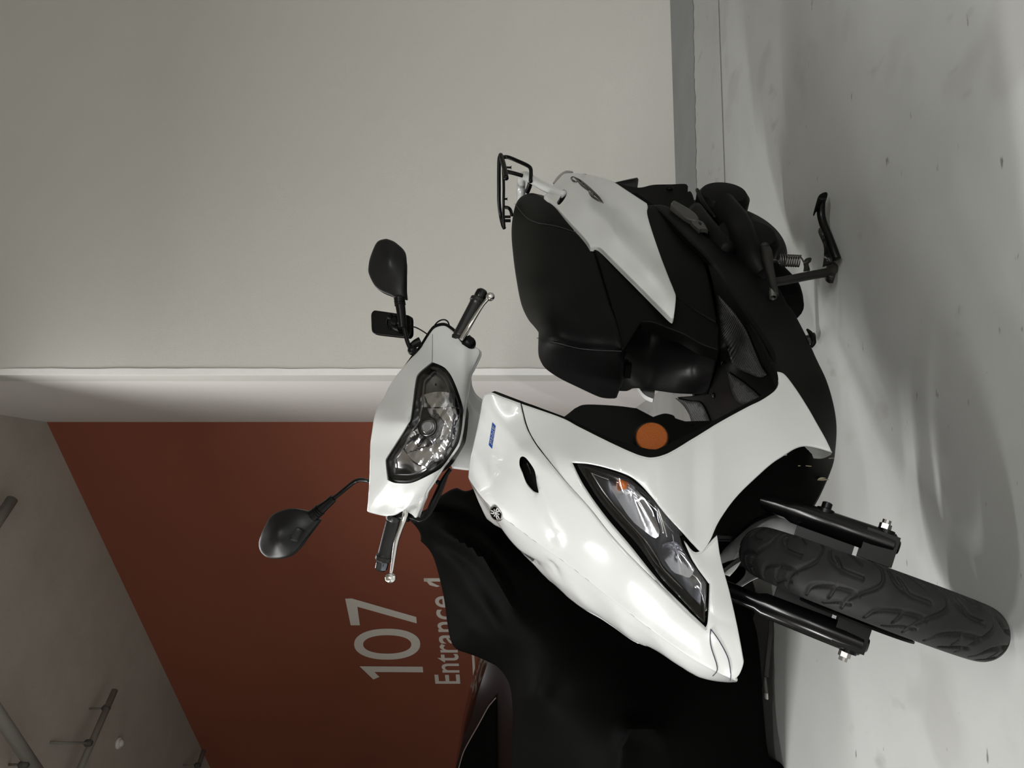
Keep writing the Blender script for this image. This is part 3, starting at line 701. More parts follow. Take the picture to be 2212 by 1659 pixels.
# ---- steered assembly: wheel and fork
def tyre(c, axle, R, W, name, parent, pattern=True, nth=540, nac=40):
    axle = axle / np.linalg.norm(axle); u = np.cross(axle, Z); u /= np.linalg.norm(u); w_ = np.cross(u, axle)
    vs_, fs_ = [], []; prof = []
    rimR = R - .088
    for j in range(nac + 1):
        t = -1 + 2 * j / nac; a = t * math.pi * .62
        # rounded scooter tyre section
        x = W / 2 * math.sin(a) * (1.0 if abs(a) < math.pi / 2 else 1.0); r = R - W * .46 * (1 - math.cos(a)) * 1.0
        prof.append((x, r, t))
    lines = []
    if pattern:
        per = 2 * math.pi / 14
        # sweeping grooves in (angle / period, across) coordinates
        # grooves measured as (distance down the tread / repeat, across from right edge to left)
        mp = lambda q: [V(-a, -math.asin(b) / (math.pi * .62)) for a, b in q]
        raw = [[(0, -.97), (.165, -.84), (.22, -.48), (.145, -.19), (-.03, .13), (-.18, .48), (-.245, .82)],
               [(.13, .84), (.25, .49), (.52, .26), (.78, .19), (.97, .18)], [(-.73, -.88), (-.6, -.57), (-.37, -.38), (-.06, -.34)],
               [(-.43, -.96), (-.28, -.88), (-.14, -.76)], [(.43, .88), (.68, .67), (.88, .60)], [(-.46, .65), (-.38, .20)], [(.43, -.77), (.60, -.42)]]
        lines = [(cr(mp(q), 8), w_g) for q, w_g in zip(raw, (.0034, .0034, .0034, .0028, .0028, .0030, .0028))]
    th = np.linspace(0, 2 * math.pi, nth, endpoint=False); tt = np.array([p[2] for p in prof]); rad = np.array([p[1] for p in prof]); xs = np.array([p[0] for p in prof])
    D = np.zeros((nth, nac + 1))
    if pattern:
        A, T_ = np.meshgrid(th, tt, indexing='ij')
        for i, (ln_, wd) in enumerate(lines):
            for k in range(-2, 17):
                for a, b in zip(ln_[:-1], ln_[1:]):
                    ax_, ay_ = (a[0] + k) * per * R, a[1] * W * .62; bx_, by_ = (b[0] + k) * per * R, b[1] * W * .62
                    sel = np.abs(th * R - (ax_ + bx_) / 2) < .02
                    if not sel.any(): continue
                    X_ = (A[sel] * R); Y_ = T_[sel] * W * .62
                    e = V(bx_ - ax_, by_ - ay_); tq = np.clip(((X_ - ax_) * e[0] + (Y_ - ay_) * e[1]) / (e @ e), 0, 1)
                    d_ = np.hypot(X_ - ax_ - tq * e[0], Y_ - ay_ - tq * e[1])
                    D[sel] = np.maximum(D[sel], np.clip(1 - (d_ / wd) ** 2, 0, 1))
    for i, a in enumerate(th):
        for j in range(nac + 1):
            r = rad[j] - .0075 * D[i, j]
            vs_.append(c + axle * xs[j] + (math.cos(a) * u + math.sin(a) * w_) * r)
    n1 = nac + 1
    for i in range(nth):
        k = (i + 1) % nth
        for j in range(nac): fs_.append((i * n1 + j, i * n1 + j + 1, k * n1 + j + 1, k * n1 + j))
        fs_.append((i * n1 + nac, i * n1, k * n1, k * n1 + nac))
    return build(name, vs_, fs_, RUBBER, parent, True, fix=False)
fw_ = build('front_wheel', *lathe(WC - LS * .05, LS, [(.018, 0), (.03, .004), (.034, .03), (.034, .07), (.03, .096), (.018, .1)], 32), DKMET, SC, sharp=35)
fw_['kind'] = ''; del fw_['kind']
tyre(WC, LS, RW, .100, 'front_tyre', fw_, nth=1080, nac=64)
rm = []
rm.append(lathe(WC - LS * .036, LS, [(.135, 0), (.158, .0), (.158, .008), (.148, .02), (.148, .052), (.158, .064), (.158, .072), (.135, .072), (.135, .05), (.135, .02)], 64))
for k in range(5):
    t = 2 * math.pi * k / 5; d = math.cos(t) * WF + math.sin(t) * WU; n_ = np.cross(LS, d)
    rm.append(box(WC + d * .085, d * .058, n_ * .012, LS * .012))
build('wheel_rim', *join(*rm), DKMET, fw_, False)
build('brake_disc', *lathe(WC - LS * .062, LS, [(.05, 0), (.105, 0), (.105, .004), (.05, .004)], 48), DKMET, fw_, sharp=35)
fb = WC + FS * .0
fork = build('fork_crown', *box(WC + AX * .33 + FS * -.02, LS * .10, FS * .022, AX * .02), DKMET, SC, False)
for s in (1, -1):
    a = WC + LS * s * .098 - AX * .035 - FS * .006; b = a + AX * .42
    lg = build('fork_leg', *tube([a, a + AX * .012, a + AX * .05, a + AX * .20, a + AX * .215, b], [.012, .024, .0255, .024, .018, .018], n=1, segs=24), GLOSSB, SC, sharp=40)
    build('lower_clamp', *join(box(a + AX * .035 - LS * s * .012, LS * .030, FS * .022, AX * .030), cyl(a + AX * .03 - LS * s * .05, a + AX * .03 + LS * s * .026, .016)), BLACKS, lg, False)
    bl = build('axle_nut', *join(cyl(a + AX * .034 + LS * s * .018, a + AX * .034 + LS * s * .036, .0115, segs=6), cyl(a + AX * .034 + LS * s * .036, a + AX * .034 + LS * s * .044, .008, segs=12)), BOLT, lg, False)
    if s > 0:
        build('brake_bolt', *join(lathe(a + AX * .145 + LS * .018, LS, [(.017, 0), (.017, .008), (.010, .010), (.010, .020), (.006, .022)], 12)), BLACKS, lg, sharp=35)
    build('fork_bracket', *box(a + AX * .13 - LS * s * .03 - FS * .02, LS * .014, FS * .02, AX * .055), BLACKS, lg, False)
# white mudguard, its arch seen behind and above the front tyre
MG = [(1563, 1241, 1), (1600, 1182), (1618, 1155), (1645, 1131), (1683, 1118), (1730, 1136), (1785, 1166, 1), (1760, 1176), (1705, 1160), (1660, 1160), (1630, 1175), (1612, 1195), (1595, 1225), (1577, 1246, 1)]
mgd = float(WC[1]) + .17
panel('front_mudguard', MG, TPS([(p[0], p[1], mgd) for p in MG]), WHITE, SC, fr=WF_, k='f', thick=.07, tdir=V(.1, 1, 0), rnd=3, rpx=3)

# ---- handlebar cover (steered); its surface is known by how far forward it stands
cover = TPS([(805, 885, .045), (880, 908, .105), (930, 925, .115), (985, 945, .095), (1002, 923, .07), (894, 764, -.03), (825, 860, .0), (797, 960, .03), (795, 1031, .005), (790, 1106, -.045), (836, 1117, -.035),
             (872, 1106, -.03), (899, 1122, -.045), (920, 1070, .0), (959, 1010, .05), (957, 701, -.06), (938, 706, -.06), (986, 723, -.05), (1001, 741, -.045), (1035, 757, -.06), (1017, 814, -.02), (1006, 886, .04),
             (933, 783, .01), (904, 808, .035), (895, 847, .06), (888, 905, .092), (861, 950, .08), (835, 992, .055), (838, 1036, .03), (886, 1042, .04), (932, 1022, .07), (965, 997, .085), (998, 897, .085), (984, 836, .06), (962, 798, .03)], 3e-4)
COV = [(894, 764, 1), (880.5, 778), (856, 807), (839.6, 831), (825, 860), (814, 876), (805, 905), (800.7, 932), (797, 959), (796, 995), (795, 1031), (793, 1070), (792, 1088, 1), (789.8, 1106.6, 1), (802, 1111), (836.5, 1118), (854.5, 1114.7), (867, 1107.5), (872.6, 1106.6), (884, 1111), (890.7, 1116), (896, 1122.8, 1), (900, 1122), (905, 1110), (908.8, 1092), (920, 1070),
       (926, 1060), (941, 1038.5), (959, 1009.5), (977, 985), (993, 959), (1001, 925), (1006, 886.6), (1009.5, 861), (1017, 814), (1024, 798), (1031, 782), (1038.5, 765), (1038.5, 759), (1036, 753), (1025, 745.7), (1019, 749, 1), (1010, 746), (1001, 741), (986.6, 723), (972, 708), (957.7, 701), (938.4, 706), (926, 720), (912, 742), (904.7, 753)]
HL = z2((958, 130, 1), (870, 200), (800, 265), (775, 320), (750, 480), (730, 640), (705, 800), (660, 890), (560, 1050), (470, 1190), (415, 1280), (412, 1330), (430, 1525, 1), (500, 1555), (600, 1565), (700, 1560), (800, 1525), (950, 1450), (1060, 1385), (1130, 1310), (1220, 1170), (1280, 1060), (1310, 900), (1320, 760), (1325, 690), (1290, 560), (1240, 420), (1180, 290), (1120, 210), (1050, 165))
def cov_crease(vv):
    d = np.zeros(len(vv))
    def seg(pts, wd, hh):
        r = np.full(len(vv), 1e9)
        for a, b in zip(pts[:-1], pts[1:]):
            a = V(*a); b = V(*b); e = b - a; t = np.clip(((vv - a) @ e) / (e @ e), 0, 1); r = np.minimum(r, np.linalg.norm(vv - a - t[:, None] * e, axis=1))
        return hh * np.maximum(0, 1 - r / wd) ** 1.2
    d += seg([(934, 715), (934, 783)], 30, .006)
    d += seg([(838, 1037), (793, 1090)], 28, .007)
    d += seg([(1001, 741), (1003, 790), (1006, 880)], 22, .010)
    d += seg([(872, 1106), (905, 1060), (935, 1030)], 16, .006)
    d -= seg([(885, 1119), (912, 1075)], 10, .006)
    return d
cv_ = panel('handlebar_cover', COV, cover, WHITE, SC, fr=SF, k='f', thick=.012, tdir=-FS, step=4, sp=7, rnd=6, rpx=5, fn=cov_crease, holes=[inset(HL, -1.5)])

seamp = z2((960, 20), (958, 128))
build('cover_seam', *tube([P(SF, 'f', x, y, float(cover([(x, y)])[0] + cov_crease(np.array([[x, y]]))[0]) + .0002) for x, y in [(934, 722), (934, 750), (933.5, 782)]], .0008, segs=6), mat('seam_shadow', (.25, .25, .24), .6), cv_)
for (x, y) in ((1058, 0),):
    pass
# rear black half of the cover
RCO = [(p[0] + .5, p[1] - 4 if p[1] < 780 else p[1], *p[2:]) for p in COV]
rcv = panel('rear_handlebar_cover', [(892, 764, 1), (905, 748), (912, 737), (926, 715), (938, 702), (958, 697), (974, 704), (990, 720), (1000, 738, 1), (990, 800), (985, 880), (970, 950), (935, 1000), (900, 1060), (890, 1100), (880, 1106), (840, 1108, 1), (800, 1098), (803, 1000), (812, 900), (840, 840), (870, 795)], TPS([(a[0], a[1], v - .085) for a, v in
     (((892, 764), -.045), ((958, 697), -.075), ((1018, 747), -.065), ((1003, 880), .0), ((915, 1065), -.02), ((840, 1108), -.05), ((800, 1098), -.05), ((803, 1000), -.01), ((880, 920), .02))]), BLACKS, SC, fr=SF, k='f', thick=.03, tdir=-FS, rnd=0, sp=16)
# headlight
HLM = mat('headlight_reflector', (.80, .80, .80), .16, metal=1, bump=.55, bscale=28)
hl = build('headlight', *panel('h', HL, cover, BLACKS, SC, fr=SF, k='f', thick=.04, tdir=-FS, rnd=0, off=-.0015, geo=True, holes=[inset(HL, 4)], sp=30), BLACKS, SC, sharp=40)
build('lens', *panel('h', inset(HL, 3), cover, LENS, SC, fr=SF, k='f', thick=.002, tdir=-FS, rnd=2.5, rpx=3, off=-.0012, geo=True), LENS, hl, sharp=60)
build('lamp_housing', *panel('h', inset(HL, 1), cover, REFD, SC, fr=SF, k='f', thick=.003, tdir=-FS, rnd=0, fn=lambda v: -.085, geo=True), mat('headlight_housing', (.11, .105, .098), .25, metal=.5), hl, sharp=60)
build('chrome_line', *panel('h', inset(HL, 8), cover, REFD, SC, fr=SF, k='f', thick=.002, tdir=-FS, rnd=0, off=-.012, geo=True, holes=[inset(HL, 11)], sp=30), mat('grey_bezel_line', (.33, .33, .33), .25, metal=.8), hl, sharp=60)
REF = z2((805, 545, 1), (880, 505), (960, 482), (1050, 475), (1150, 487), (1250, 525, 1), (1262, 640), (1285, 700), (1280, 800), (1265, 920), (1235, 1060), (1190, 1180), (1110, 1290), (1000, 1360), (930, 1400, 1), (850, 1365), (760, 1320), (680, 1250), (600, 1110, 1), (640, 1040), (720, 940), (760, 830), (770, 700), (775, 580))
bc0 = V(*z2((935, 905))[0]); 
def facet(vv):
    q = vv - bc0; r = np.linalg.norm(q, axis=1); th_ = np.arctan2(q[:, 1], q[:, 0])
    dome = -.030 * np.exp(-(r / 42) ** 2)
    flute = .0022 * np.abs(np.sin(th_ * 7)) * np.clip(r / 40, 0, 1) + .0016 * np.sin(q[:, 0] / 3.1) * np.sin(q[:, 1] / 4.3)
    step_ = .003 * ((q[:, 0] * .35 + q[:, 1] > 38) ^ (q[:, 1] < -42))
    return dome + flute + step_
build('reflector', *panel('h', REF, cover, HLM, SC, fr=SF, k='f', thick=.002, tdir=-FS, rnd=0, geo=True, sp=3.2, step=3, fn=lambda v: facet(v) - .022), HLM, hl, sharp=22)
bp = P(SF, 'f', bc0[0], bc0[1], float(cover([bc0])[0]) - .040)
build('bulb_ring', *tube([bp + FS * .014 + (math.cos(t) * LS + math.sin(t) * AX) * .0215 for t in np.linspace(0, 2 * math.pi, 28)[:-1]], .0016, n=1, segs=8, closed=True), DARKV, hl)
build('bulb_shield', *lathe(bp, FS, [(.021, 0), (.0215, .014), (.0195, .016), (.0180, .013), (.0165, .004), (.012, .003), (.0125, .012), (.0125, .020), (.0110, .0205), (.0105, .017), (0, .017)], 36), mat('bulb_shield_metal', (.30, .30, .30), .28, metal=1), hl, sharp=30)
SIDER = z2((590, 1130, 1), (640, 1200), (705, 1285), (760, 1340), (905, 1400, 1), (800, 1470), (700, 1515), (600, 1525), (500, 1510), (460, 1460, 1), (462, 1330), (520, 1230))
build('side_reflector', *panel('h', SIDER, cover, STEEL, SC, fr=SF, k='f', thick=.002, tdir=-FS, rnd=0, geo=True, sp=5, fn=lambda v: -.018 - .018 * np.exp(-((v[:, 0] - 872) ** 2 + (v[:, 1] - 1018) ** 2) / 500.)), STEEL, hl, sharp=30)
SIDEL = z2((810, 540, 1), (880, 500), (960, 476), (1050, 470), (1150, 482), (1240, 515, 1), (1190, 400), (1130, 290), (1070, 230), (960, 190, 1), (880, 240), (825, 310), (812, 420))
build('side_reflector', *panel('h', SIDEL, cover, STEEL, SC, fr=SF, k='f', thick=.002, tdir=-FS, rnd=0, geo=True, sp=5, fn=lambda v: -.024 - .02 * np.exp(-((v[:, 0] - 948) ** 2 + (v[:, 1] - 830) ** 2) / 500.)), mat('grey_chrome', (.30, .29, .27), .25, metal=1), hl, sharp=30)  # this end's reflector is a darker grey than the opposite one
build('position_bulb', *tube([P(SF, 'f', *z2((990, 225))[0], -.005), P(SF, 'f', *z2((1000, 330))[0], .012), P(SF, 'f', *z2((1005, 430))[0], .03)], [.004, .005, .007], segs=12), DARKV, hl)

# ---- bars, grips, levers
def sfp(x, y, f): return P(SF, 'f', x, y, f)
gl_a, gl_b = sfp(986, 738, -.06), sfp(1041, 632, -.085)
gr_a, gr_b = sfp(852, 1112, -.05), sfp(823.5, 1226, -.075)
hbar = build('handlebar', *tube([gl_b, gl_a, sfp(940, 830, -.04), sfp(890, 960, -.04), gr_a, gr_b], .011, n=6, segs=14), DKMET, SC)
def grip(a, b, nm, endm):
    d = (b - a) / np.linalg.norm(b - a); ln_ = np.linalg.norm(b - a)
    prof = [(.010, 0), (.0185, .001), (.0185, .010), (.0160, .014)]
    k = 30
    for i in range(k): prof.append((.0160 + .0006 * (i % 2), .014 + (ln_ - .045) * i / k))
    prof += [(.0172, ln_ - .030), (.0195, ln_ - .028), (.0195, ln_ - .020), (.0165, ln_ - .017), (.012, ln_ - .016)]
    g = build('grip', *lathe(a, d, prof, 28), mat('grip_rubber', (.010, .010, .010), .33), SC, sharp=35)
    build('bar_end', *lathe(a + d * (ln_ - .018), d, [(.0135, 0), (.0150, .008), (.0145, .020), (.010, .025), (.004, .026), (.0, .024)], 24), endm, g, sharp=30)
    return g
gA = grip(gl_a, gl_b, 'left', GLOSSB); gB = grip(gr_a, gr_b, 'right', mat('dark_chrome', (.16, .17, .2), .15, metal=1))
lv = [sfp(997, 733, -.03), sfp(1012, 708, -.02), sfp(1027, 683, -.022), sfp(1042, 660, -.03), sfp(1053, 647, -.034)]
build('brake_lever', *join(tube(lv, [.008, .0075, .0065, .0055, .0055], segs=14, ell=(1, .75)), sphere(sfp(1059, 641, -.035), .0105, 12)), STEEL, SC)
lv = [sfp(876, 1100, -.03), sfp(874, 1118, -.02), sfp(865, 1143, -.018), sfp(856, 1170, -.02), sfp(851, 1200, -.024), sfp(847, 1228, -.028), sfp(845, 1238, -.03)]
build('brake_lever', *join(tube(lv, [.0075, .0085, .0070, .0072, .0062, .0050, .0042], segs=14, ell=(1, .75)), sphere(sfp(843.5, 1249, -.032), .0115, 12, (1, 1, 1.1))), STEEL, SC)
build('lever_bracket', *join(tube([sfp(1003, 745, -.05), sfp(1020, 738, -.05)], .017, n=1), sphere(sfp(1012, 742, -.05), .018, 8)), BLACKS, SC)
build('lever_bracket', *join(tube([sfp(862, 1108, -.05), sfp(884, 1112, -.05)], .017, n=1)), BLACKS, SC)
# ---- brake hose and switch wiring under the right bar
hp = [(cc[0], cc[1]) for cc in zc((285, 32), (265, 60), (245, 100), (215, 170), (185, 235), (160, 280), (125, 310), (90, 300), (60, 290))]
build('brake_hose', *tube([sfp(x, y, -.05) for x, y in hp], [.005, .005, .007, .0085, .0085, .007, .006, .0055, .0055], segs=12), BLACKS, SC)
build('hose_clip', *sphere(sfp(946, 1042, -.048), .006, 8), BLACKS, SC)

# ---- mirrors
def mirror(hs, cen, f0, bulge, collar, stem, nm):
    cz = TPS([(x, y, f0) for x, y in [p[:2] for p in hs]][::2] + [(cen[0], cen[1], f0 + bulge), (cen[0] + 12, cen[1], f0 + bulge * .9), (cen[0], cen[1] + 14, f0 + bulge * .92), (cen[0], cen[1] - 14, f0 + bulge * .92)], 1e-4)
    root = panel('mirror', hs, cz, mat('mirror_shell_plastic', (.009, .009, .009), .38, spec=.25), SC, fr=SF, k='f', thick=.010, tdir=-FS, rnd=9, rpx=9, step=4, sp=7)
    g = panel('mirror_glass', inset([(x, y) for x, y in [p[:2] for p in hs]], 5), TPS([(p[0], p[1], f0 - .0115) for p in hs]), CHROME, SC, fr=SF, k='f', thick=.002, tdir=-FS, rnd=0, geo=True, sp=20)
    build('mirror_glass', *g, CHROME, root)
    build('collar', *collar, BLACKS, root, sharp=40)
    build('stem', *stem, BLACKS, root)
    return root
hsL = z1((290, 215), (210, 250), (150, 380), (130, 480), (135, 550), (190, 660), (250, 710), (340, 745), (380, 770, 1), (478, 765, 1), (475, 680), (490, 500), (490, 420), (470, 320), (400, 250), (340, 222))
cols = [sfp(*z1((428, 765))[0], -.03), sfp(*z1((430, 800))[0], -.03), sfp(*z1((437, 850))[0], -.03), sfp(*z1((446, 925))[0], -.03), sfp(*z1((455, 1030))[0], -.03)]
colL = tube([cols[0], cols[1], cols[2], cols[3], cols[4]], [.0145, .0125, .0118, .0108, .0098], segs=20)
rgs = [lathe(cols[1] + (cols[2] - cols[1]) * t, cols[2] - cols[1], [(.0118, 0), (.0138, .001), (.0138, .0022), (.0118, .0032)], 20) for t in (-.35, .0, .35)]
stL = tube([sfp(*z1(p)[0], -.032) for p in ((452, 940), (470, 1030), (482, 1090), (492, 1135), (508, 1180), (530, 1225), (548, 1240))], .0052, segs=12)
mL = mirror(hsL, z1((320, 430))[0], -.03, .030, join(colL, *rgs), stL, 'l')
hsR = z3((190, 1100), (200, 1010), (260, 860), (350, 720), (500, 650), (620, 635), (750, 662), (810, 680, 1), (925, 790, 1), (850, 900), (780, 1010), (700, 1130), (600, 1230), (520, 1265), (420, 1280), (300, 1260), (220, 1190))
colR = tube([sfp(*z3(p)[0], -.045) for p in ((850, 745), (905, 705), (960, 660), (1040, 595), (1110, 530))], [.0150, .0135, .0125, .0105, .0095], segs=20)
pa, pb_ = sfp(*z3((905, 705))[0], -.045), sfp(*z3((960, 660))[0], -.045)
rgs = [lathe(pa + (pb_ - pa) * t, pb_ - pa, [(.0125, 0), (.0148, .001), (.0148, .0022), (.0125, .0032)], 20) for t in (-.1, .3, .7)]
stR = tube([sfp(*z3(p)[0], f) for p, f in (((1100, 540), -.045), ((1180, 480), -.045), ((1270, 405), -.045), ((1345, 345), -.042), ((1400, 318), -.038), ((1450, 312), -.03), ((1500, 322), -.02), ((1545, 330), -.005))], .0052, segs=12)
mR = mirror(hsR, z3((420, 980))[0], -.045, .034, join(colR, *rgs), stR, 'r')
mL['label'] = 'mirror seen in front of the cream wall'; mR['label'] = 'mirror seen in front of the red wall'
build('mirror_mark', *panel('mk', z3((660, 880, 1), (720, 905, 1), (655, 1050, 1), (590, 1030, 1)), TPS([(p[0], p[1], -.045 + .0300) for p in z3((660, 880), (720, 905), (655, 1050), (590, 1030))] ), BLACK, SC, fr=SF, k='f', thick=.012, tdir=-FS, rnd=0, geo=True), mat('matte_mark', (.008, .008, .008), .8), mR)
build('mirror_foot', *join(sphere(sfp(891, 757, -.03), .012, 8), tube([sfp(889, 748, -.035), sfp(898, 742, -.04), sfp(908, 738, -.045)], [.008, .01, .012], segs=12)), BLACKS, SC)
# ---- device plate clamped on the left mirror stem
PL = z1((170, 900), (195, 872), (220, 872), (400, 898), (505, 915), (528, 940), (530, 1000), (530, 1080), (515, 1108), (500, 1115), (350, 1100), (200, 1080), (175, 1050), (170, 980))
ph = panel('phone_mount', PL, TPS([(p[0], p[1], -.075) for p in PL]), BLACKS, SC, fr=SF, k='f', thick=.012, tdir=-FS, rnd=3, rpx=4, sp=10)
k_ = []
for p, r in (((430, 990), .012), ((390, 955), .008)):
    k_.append(lathe(sfp(*z1(p)[0], -.078), FS, [(r, 0), (r, .03), (r * .6, .034), (0, .034)], 18))
build('clamp_arm', *join(tube([sfp(*z1((385, 990))[0], -.07), sfp(*z1((400, 1020))[0], -.06), sfp(*z1((440, 1035))[0], -.05)], [.010, .010, .010], segs=12), *k_), BLACK, ph, sharp=35)
build('clamp_screw', *lathe(sfp(*z1((430, 990))[0], -.046), FS, [(.0045, 0), (.0045, .004), (.002, .0045)], 12), BOLT, ph, sharp=30)
build('socket_ring', *tube([sfp(*z1((350 + 40 * math.cos(t), 985 + 55 * math.sin(t)))[0], -.072) for t in np.linspace(1.6, 4.2, 9)], .002, segs=8), BLACKS, ph)
build('charging_cable', *tube([sfp(*z1(p)[0], f) for p, f in (((525, 1018), -.07), ((570, 1025), -.065), ((620, 1050), -.065), ((675, 1085), -.07))], .0018, segs=8), BLACKS, SC)
build('wiring_loop', *tube([sfp(*z1(p)[0], f) for p, f in (((740, 1010), -.08), ((765, 980), -.085), ((800, 960), -.085), ((835, 958), -.085), ((860, 975), -.085), ((872, 1005), -.08))], .0019, segs=8), BLACKS, SC)

# ---- steering neck between the cover and the apron (white)
nk = TPS([(1003, 850, .20), (1013, 858, .075), (1036, 890, .055), (1000, 925, .03), (1030, 960, .0), (1010, 1020, -.045), (976, 1014, -.05), (985, 950, .0)])
NK = [(985, 880, 1), (1000, 846), (1012, 834, 1), (1014, 858), (1023, 878), (1036, 890), (1050, 905, 1), (1055, 960), (1035, 1015, 1), (1012, 1018), (975, 1014, 1), (968, 990), (985, 940)]
nkS = TPS([(1000, 846, .050), (1014, 858, .052), (1036, 890, .050), (1055, 960, .02), (1035, 1015, -.04), (975, 1014, -.05), (985, 940, .02), (1010, 940, .02)])
panel('steering_column_cover', NK, nkS, WHITE2, SC, thick=.09, tdir=-F * .8 - L * .2, rnd=8, rpx=7, sp=8)

# ---- seat
seatS = TPS([(1146, 413, .03), (1112, 436, .0), (1101.5, 484, -.02), (1104, 549, -.02), (1116, 633, -.01), (1136, 691, .0), (1158, 720, .02), (1160, 770, .03), (1207, 821, -.04), (1288, 860, -.09), (1331, 865, -.10),
             (1180, 470, .12), (1189, 525, .13), (1175, 620, .132), (1162, 700, .135), (1164, 732, .125), (1189, 433, .125), (1225, 469, .15), (1254, 505, .16), (1283, 537, .165), (1300, 590, .168), (1319, 657, .168), (1343, 750, .162),
             (1240, 600, .158), (1250, 742, .150), (1345, 780, .125), (1344, 830, .01), (1336, 858, -.08), (1230, 790, .05), (1280, 820, .0), (1250, 680, .158), (1130, 500, .05), (1130, 600, .07), (1140, 660, .08)], 2e-2)
SEAT = [(1146, 413), (1124, 421), (1112, 436), (1106, 455), (1101.5, 484), (1101, 513), (1104, 549), (1109, 590), (1116, 633), (1124, 665), (1136.5, 691), (1148.5, 706), (1158.6, 718.6, 1), (1158, 762), (1164, 783), (1177, 801), (1207.5, 821.6), (1245, 840), (1288.5, 860), (1309, 865),
        (1331, 865.5, 1), (1334, 857), (1339, 843.6), (1344, 830), (1347, 795), (1345, 759), (1338, 722), (1329, 688), (1319.7, 657.5), (1309, 621), (1291, 561), (1283.5, 537), (1270, 522), (1254.6, 505.6), (1225.6, 469.5), (1189.5, 433), (1165, 419)]
def seat_fn(vv):
    d = np.zeros(len(vv))
    def seg(pts, wd, hh):
        r = np.full(len(vv), 1e9)
        q = cr([V(*p) for p in pts], 6)
        for a, b in zip(q[:-1], q[1:]):
            e = b - a; t = np.clip(((vv - a) @ e) / (e @ e), 0, 1); r = np.minimum(r, np.linalg.norm(vv - a - t[:, None] * e, axis=1))
        return hh * np.exp(-(r / wd) ** 2)
    d -= seg([(1160, 728), (1200, 738), (1260, 752), (1345, 757)], 2.2, .003)
    d -= seg([(1112, 440), (1135, 468), (1160, 481), (1200, 488), (1254, 504)], 2.2, .003)
    return d
seat = panel('seat', SEAT, seatS, SEATM, SC, thick=.16, tdir=V(.20, .96, -.18), rnd=9, rpx=9, step=4, sp=6, fn=seat_fn)
for pts in ([(1160, 730), (1200, 740), (1260, 754), (1343, 759)], [(1112, 440), (1135, 468), (1160, 481), (1200, 488), (1252, 504)]):
    build('stitching', *tube([P(BF, 'l', x, y, float(seatS([(x, y)])[0]) + .0005) for x, y in pts], .0009, n=8, segs=6), mat('grey_thread', (.045, .045, .045), .6), seat)

# ---- white side cover
sideS = TPS([(1194, 400, .10), (1223, 374, .12), (1281, 378, .135), (1353, 410, .165), (1398, 439, .18), (1401, 474, .188), (1430, 561, .198), (1457, 629, .203), (1453, 688, .200), (1389, 629, .198), (1341, 580, .195), (1293, 535, .185), (1252, 503, .170), (1221, 469, .158), (1175, 421, .12),
             (1232, 410, .148), (1264, 444, .180), (1330, 510, .205), (1400, 590, .216), (1448, 650, .214), (1300, 440, .172), (1360, 490, .186)], 1e-4)
SIDE = z6((640, 330, 1), (700, 265), (735, 232), (770, 224), (860, 225), (1000, 242), (1120, 275), (1200, 310), (1300, 375), (1400, 440), (1485, 495, 1), (1493, 530), (1485, 560), (1500, 640), (1550, 800), (1620, 1000), (1690, 1180), (1730, 1280), (1745, 1330), (1738, 1430), (1725, 1520, 1), (1708, 1530), (1640, 1470), (1450, 1280), (1250, 1080), (1100, 930), (1065, 900), (1040, 888), (975, 885, 1), (940, 830), (880, 760), (750, 620), (650, 500), (560, 420, 1), (600, 395))
RECESS = z6((735, 372, 1), (762, 385), (770, 410), (760, 435), (745, 462), (715, 500), (690, 515), (678, 490), (700, 455))
def side_fn(vv):
    a = V(*z6((800, 350))[0]); b = V(*z6((1640, 1260))[0]); e = b - a
    t = np.clip(((vv - a) @ e) / (e @ e), 0, 1); dd = np.linalg.norm(vv - a - t[:, None] * e, axis=1)
    sgn = (vv - a) @ V(e[1], -e[0]) / np.linalg.norm(e)
    return .006 * np.maximum(0, 1 - dd / 26) - .006 * np.exp(-((sgn - 42) / 20) ** 2) * (t > 0) * (t < 1)
gSd = panel('side_cover', SIDE, sideS, WHITE, SC, thick=.012, tdir=-L, rnd=4, rpx=3, step=4, sp=7, fn=side_fn, holes=[RECESS], geo=True, off=.002)
sc1 = build('side_cover', *gSd, WHITE, SC, sharp=40)
gm_ = mirrored(gSd)
sc2 = build('side_cover', [v + L * .06 - F * .075 for v in gm_[0]], gm_[1], WHITE, SC, sharp=40)
REC = TPS([(p[0], p[1], float(sideS([(p[0], p[1])])[0]) - .012) for p in RECESS])
build('rail_recess', *panel('r', [tuple(np.mean([q[:2] for q in RECESS], 0) + (V(*p[:2]) - np.mean([q[:2] for q in RECESS], 0)) * 1.15) for p in RECESS], REC, DARKV, SC, rnd=0, geo=True, thick=.01, tdir=-L), DARKV, sc1)
# raised model badge, a swept word in bright relief: crossed hook, two slashes, double bar, tail
bs = lambda x, y: P(BF, 'l', x, y, float(sideS([(x, y)])[0] + side_fn(np.array([[x, y]]))[0]) + .004)
BADGE = mat('badge_metal', (.20, .195, .185), .25, metal=1)
strokes = [[(730, 385), (800, 430), (880, 480), (960, 550), (1060, 640), (1180, 760), (1240, 820), (1318, 912)],
           [(680, 420), (720, 465), (775, 490), (800, 480)], [(680, 415), (700, 395), (730, 388)],
           [(760, 415), (820, 470), (880, 545), (960, 610), (1030, 670)], [(880, 500), (900, 520), (905, 545)],
           [(930, 540), (1000, 600), (1040, 650)], [(965, 610), (1005, 600)], [(1030, 660), (1055, 720), (1100, 780), (1160, 825), (1220, 865), (1318, 912)],
           [(1075, 690), (1110, 720), (1130, 770)], [(1100, 690), (1160, 740), (1200, 800)], [(1060, 700), (1095, 712)]]
